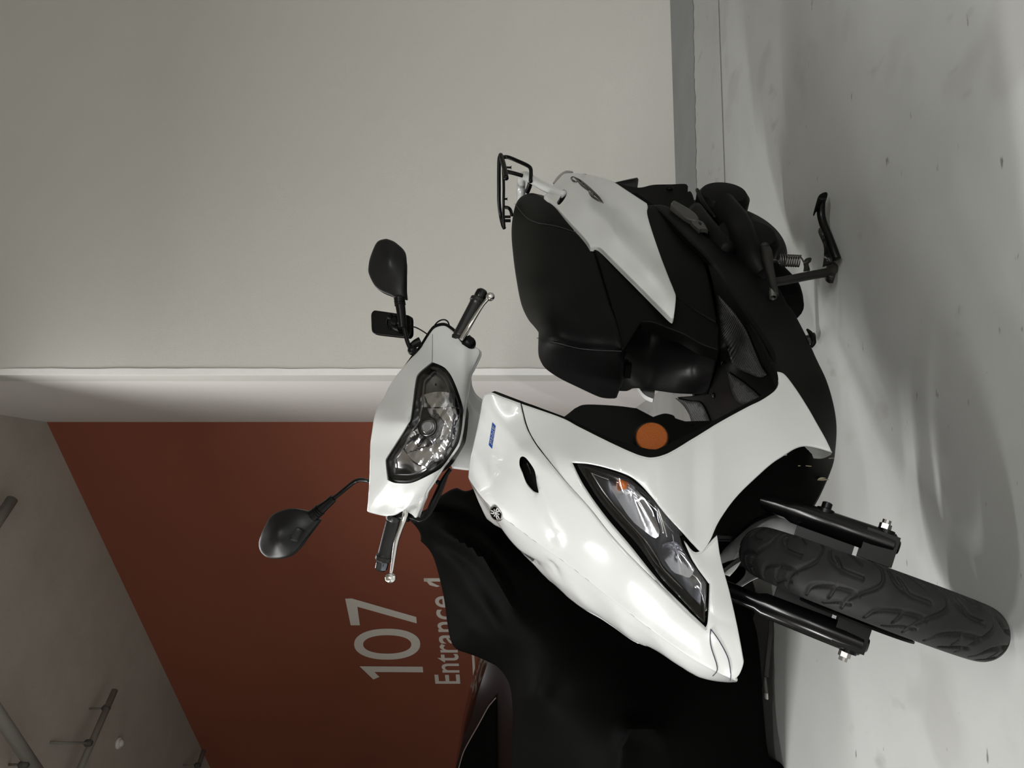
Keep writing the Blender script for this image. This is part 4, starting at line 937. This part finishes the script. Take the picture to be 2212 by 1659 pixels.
rad_ = [[.0012, .0024, .0030, .0034, .0036, .0036, .0030, .0012], [.0018, .0026, .0022, .001], [.0018, .0022, .0012], [.001, .0022, .0026, .0026, .0012], [.0012, .0018, .001], [.001, .0022, .0012], [.0012, .0012], [.001, .0024, .003, .0032, .0028, .001], [.001, .002, .001], [.001, .002, .001], [.001, .001]]
build('badge', *join(*[tube([bs(*zh(p)[0]) for p in s], [q * 1.45 for q in r], n=4, segs=8) for s, r in zip(strokes, rad_)]), BADGE, sc1)
build('tail_light', *tube([P(BF, 'l', *p, v) for p, v in (((1196, 396), .085), ((1208, 384), .085), ((1222, 375), .08), ((1235, 373), .07))], [.003, .008, .010, .006], segs=14), mat('tail_lens', (.35, .32, .30), .15, coat=1.), SC)
# ---- white grab rail
rp_ = [(P(BF, 'l', *z6((745, 425))[0], .135)), P(BF, 'l', *z6((680, 400))[0], .130), P(BF, 'l', *z6((560, 345))[0], .118), P(BF, 'l', *z6((460, 285))[0], .105), P(BF, 'l', *z6((400, 250))[0], .092), P(BF, 'l', *z6((365, 262))[0], .06), P(BF, 'l', *z6((355, 330))[0], .02)]
mp_ = [v - 2 * np.dot(v - O, L) * L for v in rp_]
cc_ = (rp_[-1] + mp_[-1]) / 2
build('grab_rail', *tube(rp_ + rev(mp_)[0:], [.0145, .015, .0155, .0155, .0165, .0175, .018, .018, .0175, .0165, .0155, .0155, .015, .0145], n=6, segs=18, ell=(1, .9)), WHITE, SC)
# ---- black luggage rack
bt = lambda zp, l: P(BF, 'l', *z6(zp)[0], l)
RK_ = []
def rk(pts, r=.0065, closed=False, nm='rack_bar'):
    return tube([bt(p, l) for p, l in pts], r, n=5, segs=10, closed=closed)
loop = rk([((170, 62), .135), ((160, 100), .12), ((157, 200), .08), ((157, 350), .02), ((158, 490), -.04), ((172, 600), -.09), ((192, 690), -.12), ((208, 722), -.13)], .0072)
loop2 = rk([((172, 62), .135), ((190, 120), .135), ((210, 200), .135), ((222, 270), .135)], .0085)
loop3 = rk([((195, 190), .11), ((200, 350), .05), ((198, 480), .0), ((198, 600), -.06), ((206, 720), -.12)], .005)
rack = build('luggage_rack', *join(loop, loop2, loop3), BLACKS, SC)
for pts, r in (([((190, 82), .13), ((240, 82), .13), ((330, 118), .13), ((415, 158), .13), ((440, 185), .128), ((444, 230), .122), ((440, 300), .115)], .0068),
               ([((225, 210), .12), ((290, 225), .115), ((370, 248), .105)], .0068),
               ([((205, 530), -.02), ((240, 535), -.02), ((262, 560), -.03), ((272, 600), -.03)], .006), ([((205, 615), -.08), ((262, 615), -.08)], .005), ([((205, 650), -.10), ((262, 650), -.10)], .006),
               ([((440, 300), .05), ((430, 340), .03), ((410, 390), .0)], .009)):
    build('rack_strut', *rk(pts, r), BLACKS, rack)
for a, b, l in (((212, 172), (268, 174), .11), ((200, 455), (232, 456), .0)):
    pa, pb_ = bt(a, l), bt(b, l)
    build('rack_peg', *join(cyl(pa, pb_, .0035, segs=10), cyl(pb_ - (pb_ - pa) * .08, pb_, .0065, segs=12)), BLACKS, rack)

# ---- black bodywork below the seat
def bpanel(name, ol, ctrl, m=BLACK, lamv=1e-4, **kw):
    kw = dict(dict(thick=.03, tdir=-L, rnd=3, rpx=3, step=6, sp=10), **kw)
    return panel(name, ol, TPS(ctrl, lamv), m, SC, **kw)
bpanel('side_body_panel', [(1278, 530, 1), (1291, 556), (1309, 619), (1329, 688), (1346, 756, 1), (1356, 742), (1385, 695, 1), (1407, 695), (1442, 708), (1477.6, 722), (1515, 743), (1553.6, 756.5, 1), (1552, 735), (1550, 698), (1500, 668), (1459, 641, 1), (1445, 610), (1420, 560), (1400, 500), (1380, 470, 1), (1320, 480), (1280, 500)],
       [(1278, 530, .172), (1309, 619, .172), (1346, 756, .160), (1385, 695, .172), (1477, 722, .172), (1553, 756, .165), (1550, 698, .175), (1459, 641, .19), (1420, 560, .188), (1380, 470, .178), (1320, 480, .17)])
bpanel('rear_body_panel', [(1345, 430, 1), (1398, 440), (1430, 452), (1470, 485), (1500, 522), (1525, 575), (1540, 635), (1550, 697, 1), (1500, 667), (1460, 640, 1), (1452, 690), (1400, 600), (1360, 500)],
       [(1345, 430, .15), (1398, 440, .170), (1430, 452, .178), (1500, 522, .19), (1525, 575, .195), (1550, 697, .182), (1460, 640, .192), (1452, 690, .188), (1400, 560, .186), (1470, 560, .196)], off=-.002)
bpanel('front_storage_wall', [(1346, 757, 1), (1358, 740), (1385, 696, 1), (1407, 697), (1442, 710), (1477.6, 724), (1515, 745), (1553, 758, 1), (1547, 775), (1538, 815), (1528, 853.7, 1), (1500, 853), (1460, 851), (1423, 846), (1373, 840), (1356, 846), (1337, 846, 1), (1346, 800)],
       [(1346, 757, .158), (1385, 696, .165), (1442, 710, .168), (1553, 758, .160), (1538, 815, .04), (1528, 853, -.09), (1460, 851, -.10), (1373, 842, -.11), (1340, 846, -.08), (1346, 800, .04), (1440, 770, .04), (1480, 810, -.02), (1400, 790, -.01), (1440, 740, .11), (1500, 790, .02)], m=BLACKS, tdir=-F, thick=.05)
build('seat_hinge', *box(P(BF, 'l', 1356, 800, .055), L * .02, Z * .008, F * .008), BLACK, SC, False)
# footboard with its ribbed mat
fbd = [(1551, 698, .172), (1553.6, 757, .145), (1528, 853.7, -.09), (1461, 859, -.20), (1477, 874, -.20), (1503, 919, -.20), (1541, 919, -.13), (1612, 880, .09), (1683, 833, .25), (1680, 803, .252), (1660, 755, .250), (1620, 690, .246), (1585, 640, .240), (1545, 560, .215), (1530, 590, .20), (1600, 760, .15)]
bpanel('footboard', [(1550, 697, 1), (1554, 757), (1545, 775), (1536, 815), (1528, 852, 1), (1495, 856), (1461, 858.5, 1), (1477.6, 874), (1494, 901), (1503, 919.5, 1), (1541.7, 919.5), (1570, 908), (1612.6, 884), (1646, 867.5), (1668, 848), (1671, 836), (1668, 800, 1), (1660, 755), (1622, 695), (1585, 640), (1555, 590), (1520, 545, 1), (1535, 600), (1545, 650)],
       fbd, m=BLACK, tdir=-Z, thick=.008, sp=8)
MATM = mat('ribbed_rubber', (.017, .017, .017), .5)
nt = MATM.node_tree; wv_ = nt.nodes.new('ShaderNodeTexWave'); wv_.inputs['Scale'].default_value = 60; wv_.bands_direction = 'DIAGONAL'
tc_ = nt.nodes.new('ShaderNodeTexCoord'); bp_ = nt.nodes.new('ShaderNodeBump'); bp_.inputs['Strength'].default_value = .8; bp_.inputs['Distance'].default_value = .003
nt.links.new(tc_.outputs['Object'], wv_.inputs[0]); nt.links.new(wv_.outputs[0], bp_.inputs['Height']); nt.links.new(bp_.outputs[0], nt.nodes['Principled BSDF'].inputs['Normal'])
fbS = TPS(fbd, 1e-4)
ftb = [o for o in SC.children if o.name == 'footboard'][0]
build('foot_mat', *panel('m', zb((1225, 235, 1), (1260, 270), (1330, 350), (1400, 450), (1450, 560), (1500, 680), (1540, 745, 1), (1500, 760), (1440, 740), (1330, 680), (1270, 560), (1240, 420)), fbS, MATM, SC, tdir=-Z, thick=.003, rnd=0, off=.005, geo=True), MATM, ftb)
build('foot_mat', *panel('m', zb((950, 885, 1), (1040, 905), (1120, 925), (1185, 1062, 1), (1075, 1064), (1040, 990), (1000, 930)), fbS, MATM, SC, tdir=-Z, thick=.003, rnd=0, off=.005, geo=True), MATM, ftb)
build('foot_mat', *panel('m', zb((1290, 720, 1), (1400, 800), (1490, 880), (1480, 900), (1400, 930), (1330, 880)), fbS, MATM, SC, tdir=-Z, thick=.003, rnd=0, off=.005, geo=True), MATM, ftb)
for p in ((1250, 660), (1195, 872)):
    c = zb(p)[0]; q = P(BF, 'l', *c, float(fbS([c])[0])); build('floor_screw', *lathe(q + Z * .001, Z, [(.007, 0), (.007, .004), (.003, .005)], 16), GLOSSB, ftb)
# skirt and belly pan, both sides
bel = [(1398, 440, .17), (1440, 445, .185), (1520, 545, .22), (1585, 640, .24), (1622, 695, .247), (1660, 755, .250), (1682, 803, .248), (1590, 545, .14), (1612, 570, .15), (1636, 587, .145), (1665, 610, .14), (1698, 641, .14), (1718, 671, .14), (1745, 722, .14), (1769, 773, .14), (1789, 816, .14), (1803, 857, .13), (1811, 897, .12), (1814, 931, .11), (1811, 972, .10), (1805, 1009, .09), (1783, 1060, .07), (1760, 1100, .05),
       (1690, 740, .20), (1745, 850, .19), (1785, 960, .18), (1720, 1000, .16), (1640, 1060, .12), (1580, 1110, .10), (1700, 1060, .10)]
BEL = [(1400, 438, 1), (1440, 440), (1485, 470), (1525, 505), (1560, 525), (1590, 545, 1), (1612, 570), (1636, 587), (1665, 606), (1684, 617), (1698, 641), (1705, 654), (1718.7, 671), (1745.7, 722), (1769, 773), (1789.6, 816), (1803, 857), (1811.5, 897), (1814, 931), (1811.5, 972), (1805, 1009), (1783, 1060), (1760, 1100, 1), (1700, 1100), (1640, 1120), (1590, 1160, 1), (1545, 1150), (1575, 1080), (1620, 1030), (1690, 970), (1720, 950), (1700, 860), (1675, 795), (1655, 748), (1620, 690), (1580, 630), (1535, 560), (1480, 505), (1430, 455)]
gB = panel('belly_pan', BEL, TPS(bel, 1e-4), BLACK, SC, thick=.015, tdir=-L, rnd=4, rpx=5, step=6, sp=11, geo=True, off=-.004)
build('belly_pan', *MB(gB), BLACK, SC, sharp=40)
CREAM = mat('peeled_film', (.35, .30, .2), .6)
scr = zz(1140, 560, 2.9625)
for i, (pa, pb_) in enumerate((((1860, 1405), (1905, 1400)), ((1855, 1412), (1925, 1410)), ((1780, 1322), (1815, 1325)), ((1730, 1322), (1745, 1322)), ((1925, 1275), (1958, 1272)))):
    a, b = scr(pa)[0], scr(pb_)[0]; tb = TPS(bel, 1e-4)
    q = [P(BF, 'l', *p, float(tb([p])[0]) + .001) for p in (a, b)]
    build('scuff', *tube([q[0], (q[0] + q[1]) / 2 + Z * .001, q[1]], [.0008, .0022 if i < 2 else .001, .0008], segs=6), CREAM, [o for o in SC.children if o.name == 'belly_pan'][0])
# core filling the body so no light comes through
def prism(pts, l0, l1):
    n = len(pts); vs_ = [BF.pt(f, l, u) for l in (l0, l1) for f, u in pts]
    return vs_, [tuple(range(n)), tuple(range(2 * n - 1, n - 1, -1))] + [(i, (i + 1) % n, n + (i + 1) % n, n + i) for i in range(n)]
build('frame_core', *prism([(-.88, .66), (-1.45, .72), (-1.45, .52), (-1.12, .34), (-.88, .34)], -.13, .13), DARKV, SC, False)
build('floor_frame', *prism([(-.36, .36), (-.90, .36), (-.90, .27), (-.40, .27)], -.10, .10), DARKV, SC, False)
build('wheel_arch_liner', *prism([(-.24, .34), (-.19, .52), (-.14, .62), (-.20, .70), (-.32, .80), (-.37, .60), (-.38, .34)], -.13, .13), DARKV, SC, False)
# rear wheel, crankcase, exhaust side, mudguard
rwc = P(BF, 'l', 1516, 535, 0.); rR = 178 / FP * rwc[1]
rwh = build('rear_wheel', *lathe(rwc - L * .06, L, [(.02, 0), (.12, .01), (.125, .06), (.12, .11), (.02, .12)], 32), DKMET, SC, sharp=35)
tyre(rwc, L, rR, .10, 'rear_tyre', rwh, pattern=False, nth=120, nac=24)
cc1 = P(BF, 'l', 1556, 452, .10)
def blob(pts, name, m, par=SC, ell=None): return build(name, *tube(pts, [r for r in BR], n=5, segs=24, ell=ell), m, par)
Lx = lambda x, y, l: P(BF, 'l', x, y, l)
ck = build('crankcase', *join(lathe(Lx(1556, 456, .06), L, [(.01, 0), (.078, .0), (.086, .02), (.086, .05), (.072, .068), (.02, .074)], 40),
      lathe(Lx(1600, 560, .05), L, [(.01, 0), (.09, .0), (.10, .02), (.10, .07), (.085, .09), (.02, .095)], 40),
      tube([Lx(1560, 470, .09), Lx(1590, 520, .09), Lx(1610, 580, .09), Lx(1640, 620, .08)], [.085, .095, .095, .07], segs=24, ell=(1, .5))), DKMET, SC, sharp=40)
build('case_rib', *tube([Lx(1506, 410, .14), Lx(1520, 440, .15), Lx(1545, 470, .15)], [.006, .008, .004], segs=8), DKMET, ck)
build('cooling_duct', *tube([Lx(1500, 470, .12), Lx(1530, 520, .13), Lx(1570, 560, .13)], [.05, .06, .05], segs=20, ell=(1, .6)), DKMET, SC)
build('kick_start_lever', *join(tube([Lx(1648, 535, .16), Lx(1655, 545, .165), Lx(1662, 580, .17), Lx(1672, 622, .175), Lx(1677, 640, .17)], [.014, .016, .012, .009, .007], segs=16), cyl(Lx(1652, 532, .155), Lx(1652, 532, .175), .012)), mat('worn_dark_metal', (.018, .0175, .016), .45, metal=.3), SC)
def spring(a, b, r, turns, w_):
    d = (b - a) / np.linalg.norm(b - a); u = np.cross(d, V(.3, .5, .8)); u /= np.linalg.norm(u); s = np.cross(d, u); n = turns * 14
    return tube([a + (b - a) * i / n + r * (math.cos(i * 2 * math.pi / 14) * u + math.sin(i * 2 * math.pi / 14) * s) for i in range(n + 1)], w_, n=1, segs=6)
SPR = mat('spring_steel', (.13, .125, .115), .4, metal=.8)
build('stand_return_spring', *join(spring(Lx(1669, 628, .17), Lx(1670, 644, .17), .008, 8, .0016), tube([Lx(1668, 618, .17), Lx(1663, 623, .17), Lx(1669, 629, .17)], .0015, segs=6)), SPR, SC)
# pillion footrest (grey) folded on the side
FT = z7((205, 325, 1), (230, 297), (270, 315), (350, 360), (420, 410), (445, 440), (455, 460, 1), (440, 480), (400, 475), (360, 465, 1), (330, 450), (270, 400), (215, 350))
ftS = TPS([(p[0], p[1], .205) for p in FT])
ft = panel('pillion_footrest', FT, ftS, GREYM, SC, rnd=3, rpx=3, thick=.02, tdir=-L, step=4, sp=6)
build('footrest_bracket', *panel('b', z7((385, 475, 1), (450, 462, 1), (475, 475), (500, 490), (540, 560, 1), (520, 545), (470, 545), (460, 570, 1), (450, 545), (400, 500)), ftS, GREYM, SC, rnd=1.5, rpx=2, thick=.012, tdir=-L, off=-.003, geo=True, holes=[z7((450, 485), (480, 495), (475, 520), (455, 505))], step=3), GREYM, ft, sharp=40)
# rear mudguard with number-plate holder
bpanel('rear_mudguard', [(1290, 380, 1), (1330, 393), (1377, 404), (1411, 398), (1450, 397), (1483.6, 397), (1486, 413, 1), (1494, 414), (1500, 440), (1490, 480, 1), (1440, 450), (1400, 440), (1350, 425)],
       [(1290, 380, .08), (1377, 404, .07), (1484, 397, .07), (1494, 430, .08), (1440, 450, .13), (1350, 425, .12)], m=DARKV, thick=.14, rnd=2)
bpanel('plate_holder', z6((1205, 302, 1), (1300, 280), (1390, 262), (1405, 265), (1408, 280), (1403, 315), (1398, 352, 1), (1300, 350)), [(1330, 392, .06), (1375, 383, .05), (1377, 404, .06)], m=BLACKS, thick=.008, rnd=1)
build('holder_rib', *tube([Lx(*z6((1215, 310))[0], .065), Lx(*z6((1390, 280))[0], .056)], .002, segs=6), BLACKS, [o for o in SC.children if o.name == 'plate_holder'][0])
build('mudguard_bolt', *lathe(Lx(*z7((190, 200))[0], .09), L, [(.012, 0), (.012, .006), (.006, .01)], 16), DKMET, [o for o in SC.children if o.name == 'rear_mudguard'][0])
# ---- centre stand: left leg to the floor, tread lever out to the side, spring; right leg behind
STM = mat('stand_metal', (.016, .0155, .014), .4, metal=.3)
foot = P(BF, 'u', 1806, 588, .012); lf = float(np.dot(foot - O, L))
piv = Lx(1655, 612, lf)
st_ = build('centre_stand', *join(tube([piv, Lx(1690, 607, lf), Lx(1740, 597, lf), Lx(1790, 588, lf)], [.012, .0125, .0125, .013], segs=18)), STM, SC, sharp=40)
build('stand_foot', *join(panel('f', z7((1600, 880, 1), (1640, 870), (1700, 815, 1), (1718, 830), (1712, 870), (1690, 930), (1675, 985, 1), (1640, 985), (1605, 955)), TPS([(1786, 572, lf), (1810, 556, lf), (1814, 560, lf + .005), (1804, 597, lf), (1786, 590, lf)]), STM, SC, rnd=2, rpx=2, thick=.02, tdir=-L, geo=True, step=4, sp=6)), mat('worn_foot_metal', (.05, .048, .043), .4, metal=.5, var=.5, vscale=40), st_)
lt = P(BF, 'u', 1779, 425, .035)
lv_ = [P(BF, 'u', 1808, 560, .022), P(BF, 'u', 1800, 538, .028), P(BF, 'u', 1790, 512, .034), P(BF, 'u', 1780, 488, .040), P(BF, 'u', 1774, 465, .044), P(BF, 'u', 1774, 440, .046), P(BF, 'u', 1776, 428, .046)]
build('tread_lever', *tube(lv_, [.0115] * 7, segs=14), BLACKS, st_)
tp = z7((1575, 295, 1), (1590, 297), (1605, 270), (1610, 235), (1595, 223), (1560, 232), (1530, 255), (1515, 290), (1503, 345), (1512, 350, 1), (1530, 315), (1545, 310))
tu = TPS([(p[0], p[1], float(np.dot(lv_[-1] - O, L)) + .0) for p in tp])
build('lever_pad', *panel('p', tp, tu, DARKV, SC, rnd=2, rpx=2.5, thick=.03, tdir=-L, geo=True, step=3, sp=5), DARKV, st_, sharp=45)
gs = z7((1565, 890, 1), (1578, 790), (1575, 700), (1545, 620), (1525, 570), (1535, 547), (1550, 548, 1), (1580, 620), (1640, 740), (1690, 830), (1630, 870, 1))
lg_ = TPS([(p[0], p[1], lf + (.10 if p[1] < 510 else .05 if p[1] < 540 else 0)) for p in gs], 1e-2)
build('stand_gusset', *panel('g', gs, lg_, STM, SC, rnd=0, thick=.004, tdir=-L, geo=True, step=5, sp=8, holes=[el(*z7((1607, 836))[0], 3.4, 3.0, 12)]), STM, st_, sharp=45)
build('spring_tab', *panel('t', z7((1395, 925, 1), (1400, 880), (1395, 850), (1410, 825), (1450, 813), (1466, 820), (1462, 838), (1440, 855), (1440, 880), (1452, 920, 1)), TPS([(1736, 583, lf), (1750, 560, lf), (1745, 575, lf)]), STM, SC, rnd=0, thick=.006, tdir=-L, geo=True, step=4, sp=7), STM, st_, sharp=45)
build('stand_spring', *join(spring(Lx(1683, 562, lf), Lx(1728, 564, lf), .0165, 9, .0022), tube([Lx(1728, 553, lf), Lx(1733, 560, lf), Lx(1738, 568, lf), Lx(1746, 564, lf)], .0022, segs=6), tube([Lx(1632, 552, lf), Lx(1650, 560, lf), Lx(1676, 562, lf), Lx(1684, 570, lf)], .0022, segs=6)), SPR, st_)
mfoot = foot - 2 * lf * L
build('stand_leg', *tube([piv - 2 * lf * L, mfoot + Z * .02, mfoot + Z * .004], [.0125, .0125, .02], n=1, segs=16), STM, st_)
build('cross_tube', *cyl(piv, piv - 2 * lf * L, .014), STM, st_)
build('side_stand', *tube([Lx(1744, 712, .12), Lx(1752, 722, .13), Lx(1758, 738, .13), Lx(1752, 750, .12)], [.003, .006, .006, .004], segs=12), DKMET, SC)
build('engine_block', *join(tube([Lx(1655, 610, .0), Lx(1680, 640, .0), Lx(1700, 670, .0)], [.07, .07, .05], segs=20, ell=(1, 1))), DARKV, SC)

# =================================================================== covered scooter behind
def Yp(x, y, d): return P(WF_, 'f', x, y, d)
cvS = TPS([(880, 1128, 2.75), (910, 1175, 2.85), (960, 1310, 3.05), (966, 1395, 3.05), (1000, 1420, 3.0), (1050, 1440, 2.95), (1098, 1500, 2.90), (1098, 1700, 2.95), (980, 1052, 2.85), (1010, 1040, 2.9), (1100, 1000, 2.9), (1300, 1050, 2.75), (1600, 1230, 2.65), (1650, 1400, 2.60), (1660, 1600, 2.62), (1700, 1800, 2.6), (1700, 2240, 2.72), (1400, 2250, 2.72), (1150, 2230, 3.0), (1300, 1950, 2.62), (1550, 1950, 2.58),
           (930, 1100, 2.62), (1000, 1150, 2.62), (1050, 1250, 2.60), (1000, 1300, 2.82), (1080, 1380, 2.62), (1150, 1300, 2.52), (1200, 1500, 2.48), (1350, 1600, 2.36), (1420, 1590, 2.34), (1350, 1400, 2.50), (1500, 1400, 2.52), (1550, 1600, 2.5), (1200, 1650, 2.55), (1130, 1500, 2.6), (1480, 1200, 2.62)], 1e-4)
COVER = [(878, 1128, 1), (905, 1108), (925, 1085), (950, 1066), (985, 1047), (1010, 1053), (1060, 1030), (1120, 1040, 1), (1250, 1150), (1400, 1220), (1520, 1215), (1598, 1228, 1), (1612, 1270), (1628, 1320), (1642, 1370), (1650, 1440), (1655, 1520), (1662, 1600), (1668, 1636, 1), (1685, 1648), (1702, 1665), (1716, 1760), (1715, 2000), (1700, 2240, 1), (1500, 2265), (1300, 2260), (1150, 2230, 1), (1105, 1900),
         (1098, 1640), (1100, 1560), (1097, 1500), (1088, 1470), (1070, 1447), (1050, 1436), (1025, 1425), (1003, 1417), (985, 1410), (972, 1398), (964, 1375), (958, 1340), (953, 1300), (946, 1265), (936, 1225), (926, 1200), (912, 1182), (903, 1176), (903, 1160), (893, 1143)]
def folds(vv):
    d = np.zeros(len(vv))
    def seg(pts, wd, hh):
        r = np.full(len(vv), 1e9); tt = np.zeros(len(vv)); q = cr([V(*p) for p in pts], 5); n = len(q) - 1
        for i, (a, b) in enumerate(zip(q[:-1], q[1:])):
            e = b - a; t = np.clip(((vv - a) @ e) / (e @ e), 0, 1); rr_ = np.linalg.norm(vv - a - t[:, None] * e, axis=1); m_ = rr_ < r; r[m_] = rr_[m_]; tt[m_] = (i + t[m_]) / n
        return hh * np.sin(math.pi * np.clip(tt * .8 + .15, 0, 1)) * np.exp(-(r / wd) ** 2)
    d -= seg([(885, 1128), (960, 1155), (1020, 1190), (1060, 1230), (1095, 1290), (1120, 1340)], 13, .035)
    d += seg([(890, 1132), (950, 1175), (1010, 1210), (1050, 1260), (1085, 1320)], 10, .025)
    d -= seg([(905, 1160), (970, 1210), (1010, 1270), (1050, 1320), (1085, 1380), (1105, 1430)], 14, .035)
    d += seg([(915, 1190), (970, 1250), (1010, 1310), (1045, 1370)], 12, .025)
    d -= seg([(950, 1290), (1000, 1330), (1050, 1385), (1090, 1440)], 14, .03)
    for k in range(7): d -= seg([(968 + 7 * k, 1396 + 2.5 * k), (985 + 5 * k, 1375), (1003 + 4 * k, 1355 - 2 * k)], 2.6, .012)
    d -= seg([(920, 1105), (990, 1100), (1050, 1150), (1100, 1220)], 16, .025)
    d -= seg([(1340, 1700), (1345, 1620), (1360, 1580), (1400, 1572), (1440, 1600), (1460, 1700)], 22, .05)
    return d
VC = empty('covered_scooter', tuple(V(-.9, 2.9, 0)))
tag(VC, 'scooter hidden under a black cloth cover, parked behind the white scooter', 'scooter')
cvo = panel('cloth_cover', COVER, cvS, CLOTH, VC, fr=WF_, k='f', thick=.62, tdir=V(-.30, .95, 0), step=6, sp=11, rnd=25, rpx=12, fn=folds)
cvo['label'] = 'black cloth cover'
# buckled strap under the hem
zst = zz(1500, 1380, 3.1067)
sp1 = [Yp(1665, 1330, 2.75), Yp(1664, 1372, 2.72), Yp(1659, 1420, 2.70), Yp(1655, 1462, 2.68)]
build('cover_strap', *tube(sp1, .004, segs=8, ell=(1, 2.2)), mat('dark_webbing', (.06, .055, .05), .7), VC)
build('buckle', *tube([Yp(1652, 1462, 2.67), Yp(1652, 1480, 2.67), Yp(1655, 1500, 2.67)], [.008, .014, .012], segs=10, ell=(1, .6)), mat('clear_buckle', (.10, .10, .09), .25), VC)
build('strap_end', *tube([Yp(1655, 1496, 2.665), Yp(1655, 1508, 2.665)], [.012, .014], segs=10, ell=(1, .5)), mat('pale_webbing', (.5, .48, .44), .7), VC)
for i, (wx, wy) in enumerate(((1668, 1300), (1690, 2110))):
    c = Yp(wx, wy, 2.95); c[2] = .235
    wl = build('wheel', *lathe(c - V(.0, .05, 0), V(.15, .99, 0), [(.02, 0), (.13, 0), (.13, .1), (.02, .1)], 32), DARKV, VC)
    tyre(c, V(.15, .99, 0), .235, .1, 'tyre', wl, pattern=False, nth=90, nac=16)

# =================================================================== dark car at the far left
CD = 6.1
CR = empty('car', tuple(V(-3.5, 7.0, 0))); tag(CR, 'dark car parked by the red wall, only its sloping pillar and window showing', 'car')
wx = lambda X, Y: Yp(Y, 1659 - X, CD)
prof = [wx(330, 1095), wx(222, 1048), wx(150, 1026), wx(60, 1003), wx(0, 987), wx(-60, 973), wx(-160, 958), wx(-330, 950), wx(-560, 962), wx(-700, 990), wx(-820, 1040), wx(-1050, 1078), wx(-1180, 1130), wx(-1190, 1250), wx(-1150, 1310), wx(400, 1310), wx(440, 1250), wx(440, 1150), wx(410, 1108)]
n = len(prof); W_ = 1.72
vs_ = []
for k, (yy, sc_) in enumerate(((0, 1.), (.0, 1.), (W_, 1.))):
    pass
cy_ = []
for q in (0, .12, .5, .88, 1.0):
    for p in prof:
        zf = (p[2] - .95); ins = max(0, zf) * .45
        y = CD + q * W_; y = y + (ins if q == 0 else -ins if q == 1 else 0); zz_ = p[2] - (0.02 if q in (0, 1.0) and zf > .05 else 0)
        vs_.append(V(p[0], y, zz_))
fs_ = [tuple(range(n)), tuple(range(5 * n - 1, 4 * n - 1, -1))]
for j in range(4):
    for i in range(n): fs_.append((j * n + i, j * n + (i + 1) % n, (j + 1) * n + (i + 1) % n, (j + 1) * n + i))
bd = build('car_body', vs_, fs_, CARP, CR, True, sharp=25)
def cwin(pts, nm):
    q = []
    for X, Y in pts:
        p = wx(X, Y); p = p.copy(); p[1] += max(0, p[2] - .95) * .45 - .006; q.append(p)
    q2 = [p + V(0, .004, 0) for p in q]; m_ = len(q)
    return build(nm, q + q2, [tuple(range(m_)), tuple(range(2 * m_ - 1, m_ - 1, -1))] + [(i, (i + 1) % m_, m_ + (i + 1) % m_, m_ + i) for i in range(m_)], CARG, CR, False)
cwin([(147, 1071), (120, 1052), (80, 1032), (30, 1006), (0, 994), (-60, 980), (-160, 966), (-300, 960), (-300, 1072)], 'side_window')
cwin([(-315, 961), (-540, 970), (-680, 1000), (-760, 1040), (-790, 1072), (-315, 1072)], 'side_window')
GL = mat('window_seal', (.13, .10, .09), .3)
gp = []
for X, Y in ((147, 1071), (135, 1062), (120, 1052), (80, 1032), (30, 1006), (0, 994), (-60, 980), (-160, 966), (-300, 960)):
    p = wx(X, Y).copy(); p[1] += max(0, p[2] - .95) * .45 - .012; gp.append(p)
build('window_trim', *tube(gp, .0045, n=3, segs=6), GL, CR)
for X in (290, -960):
    c = wx(X, 1300); c[1] = CD + .12; c[2] = .31
    tyre(c, V(0, 1, 0), .31, .19, 'wheel', CR, pattern=False, nth=90, nac=14)
    c = c.copy(); c[1] = CD + W_ - .12; tyre(c, V(0, 1, 0), .31, .19, 'wheel', CR, pattern=False, nth=90, nac=14)
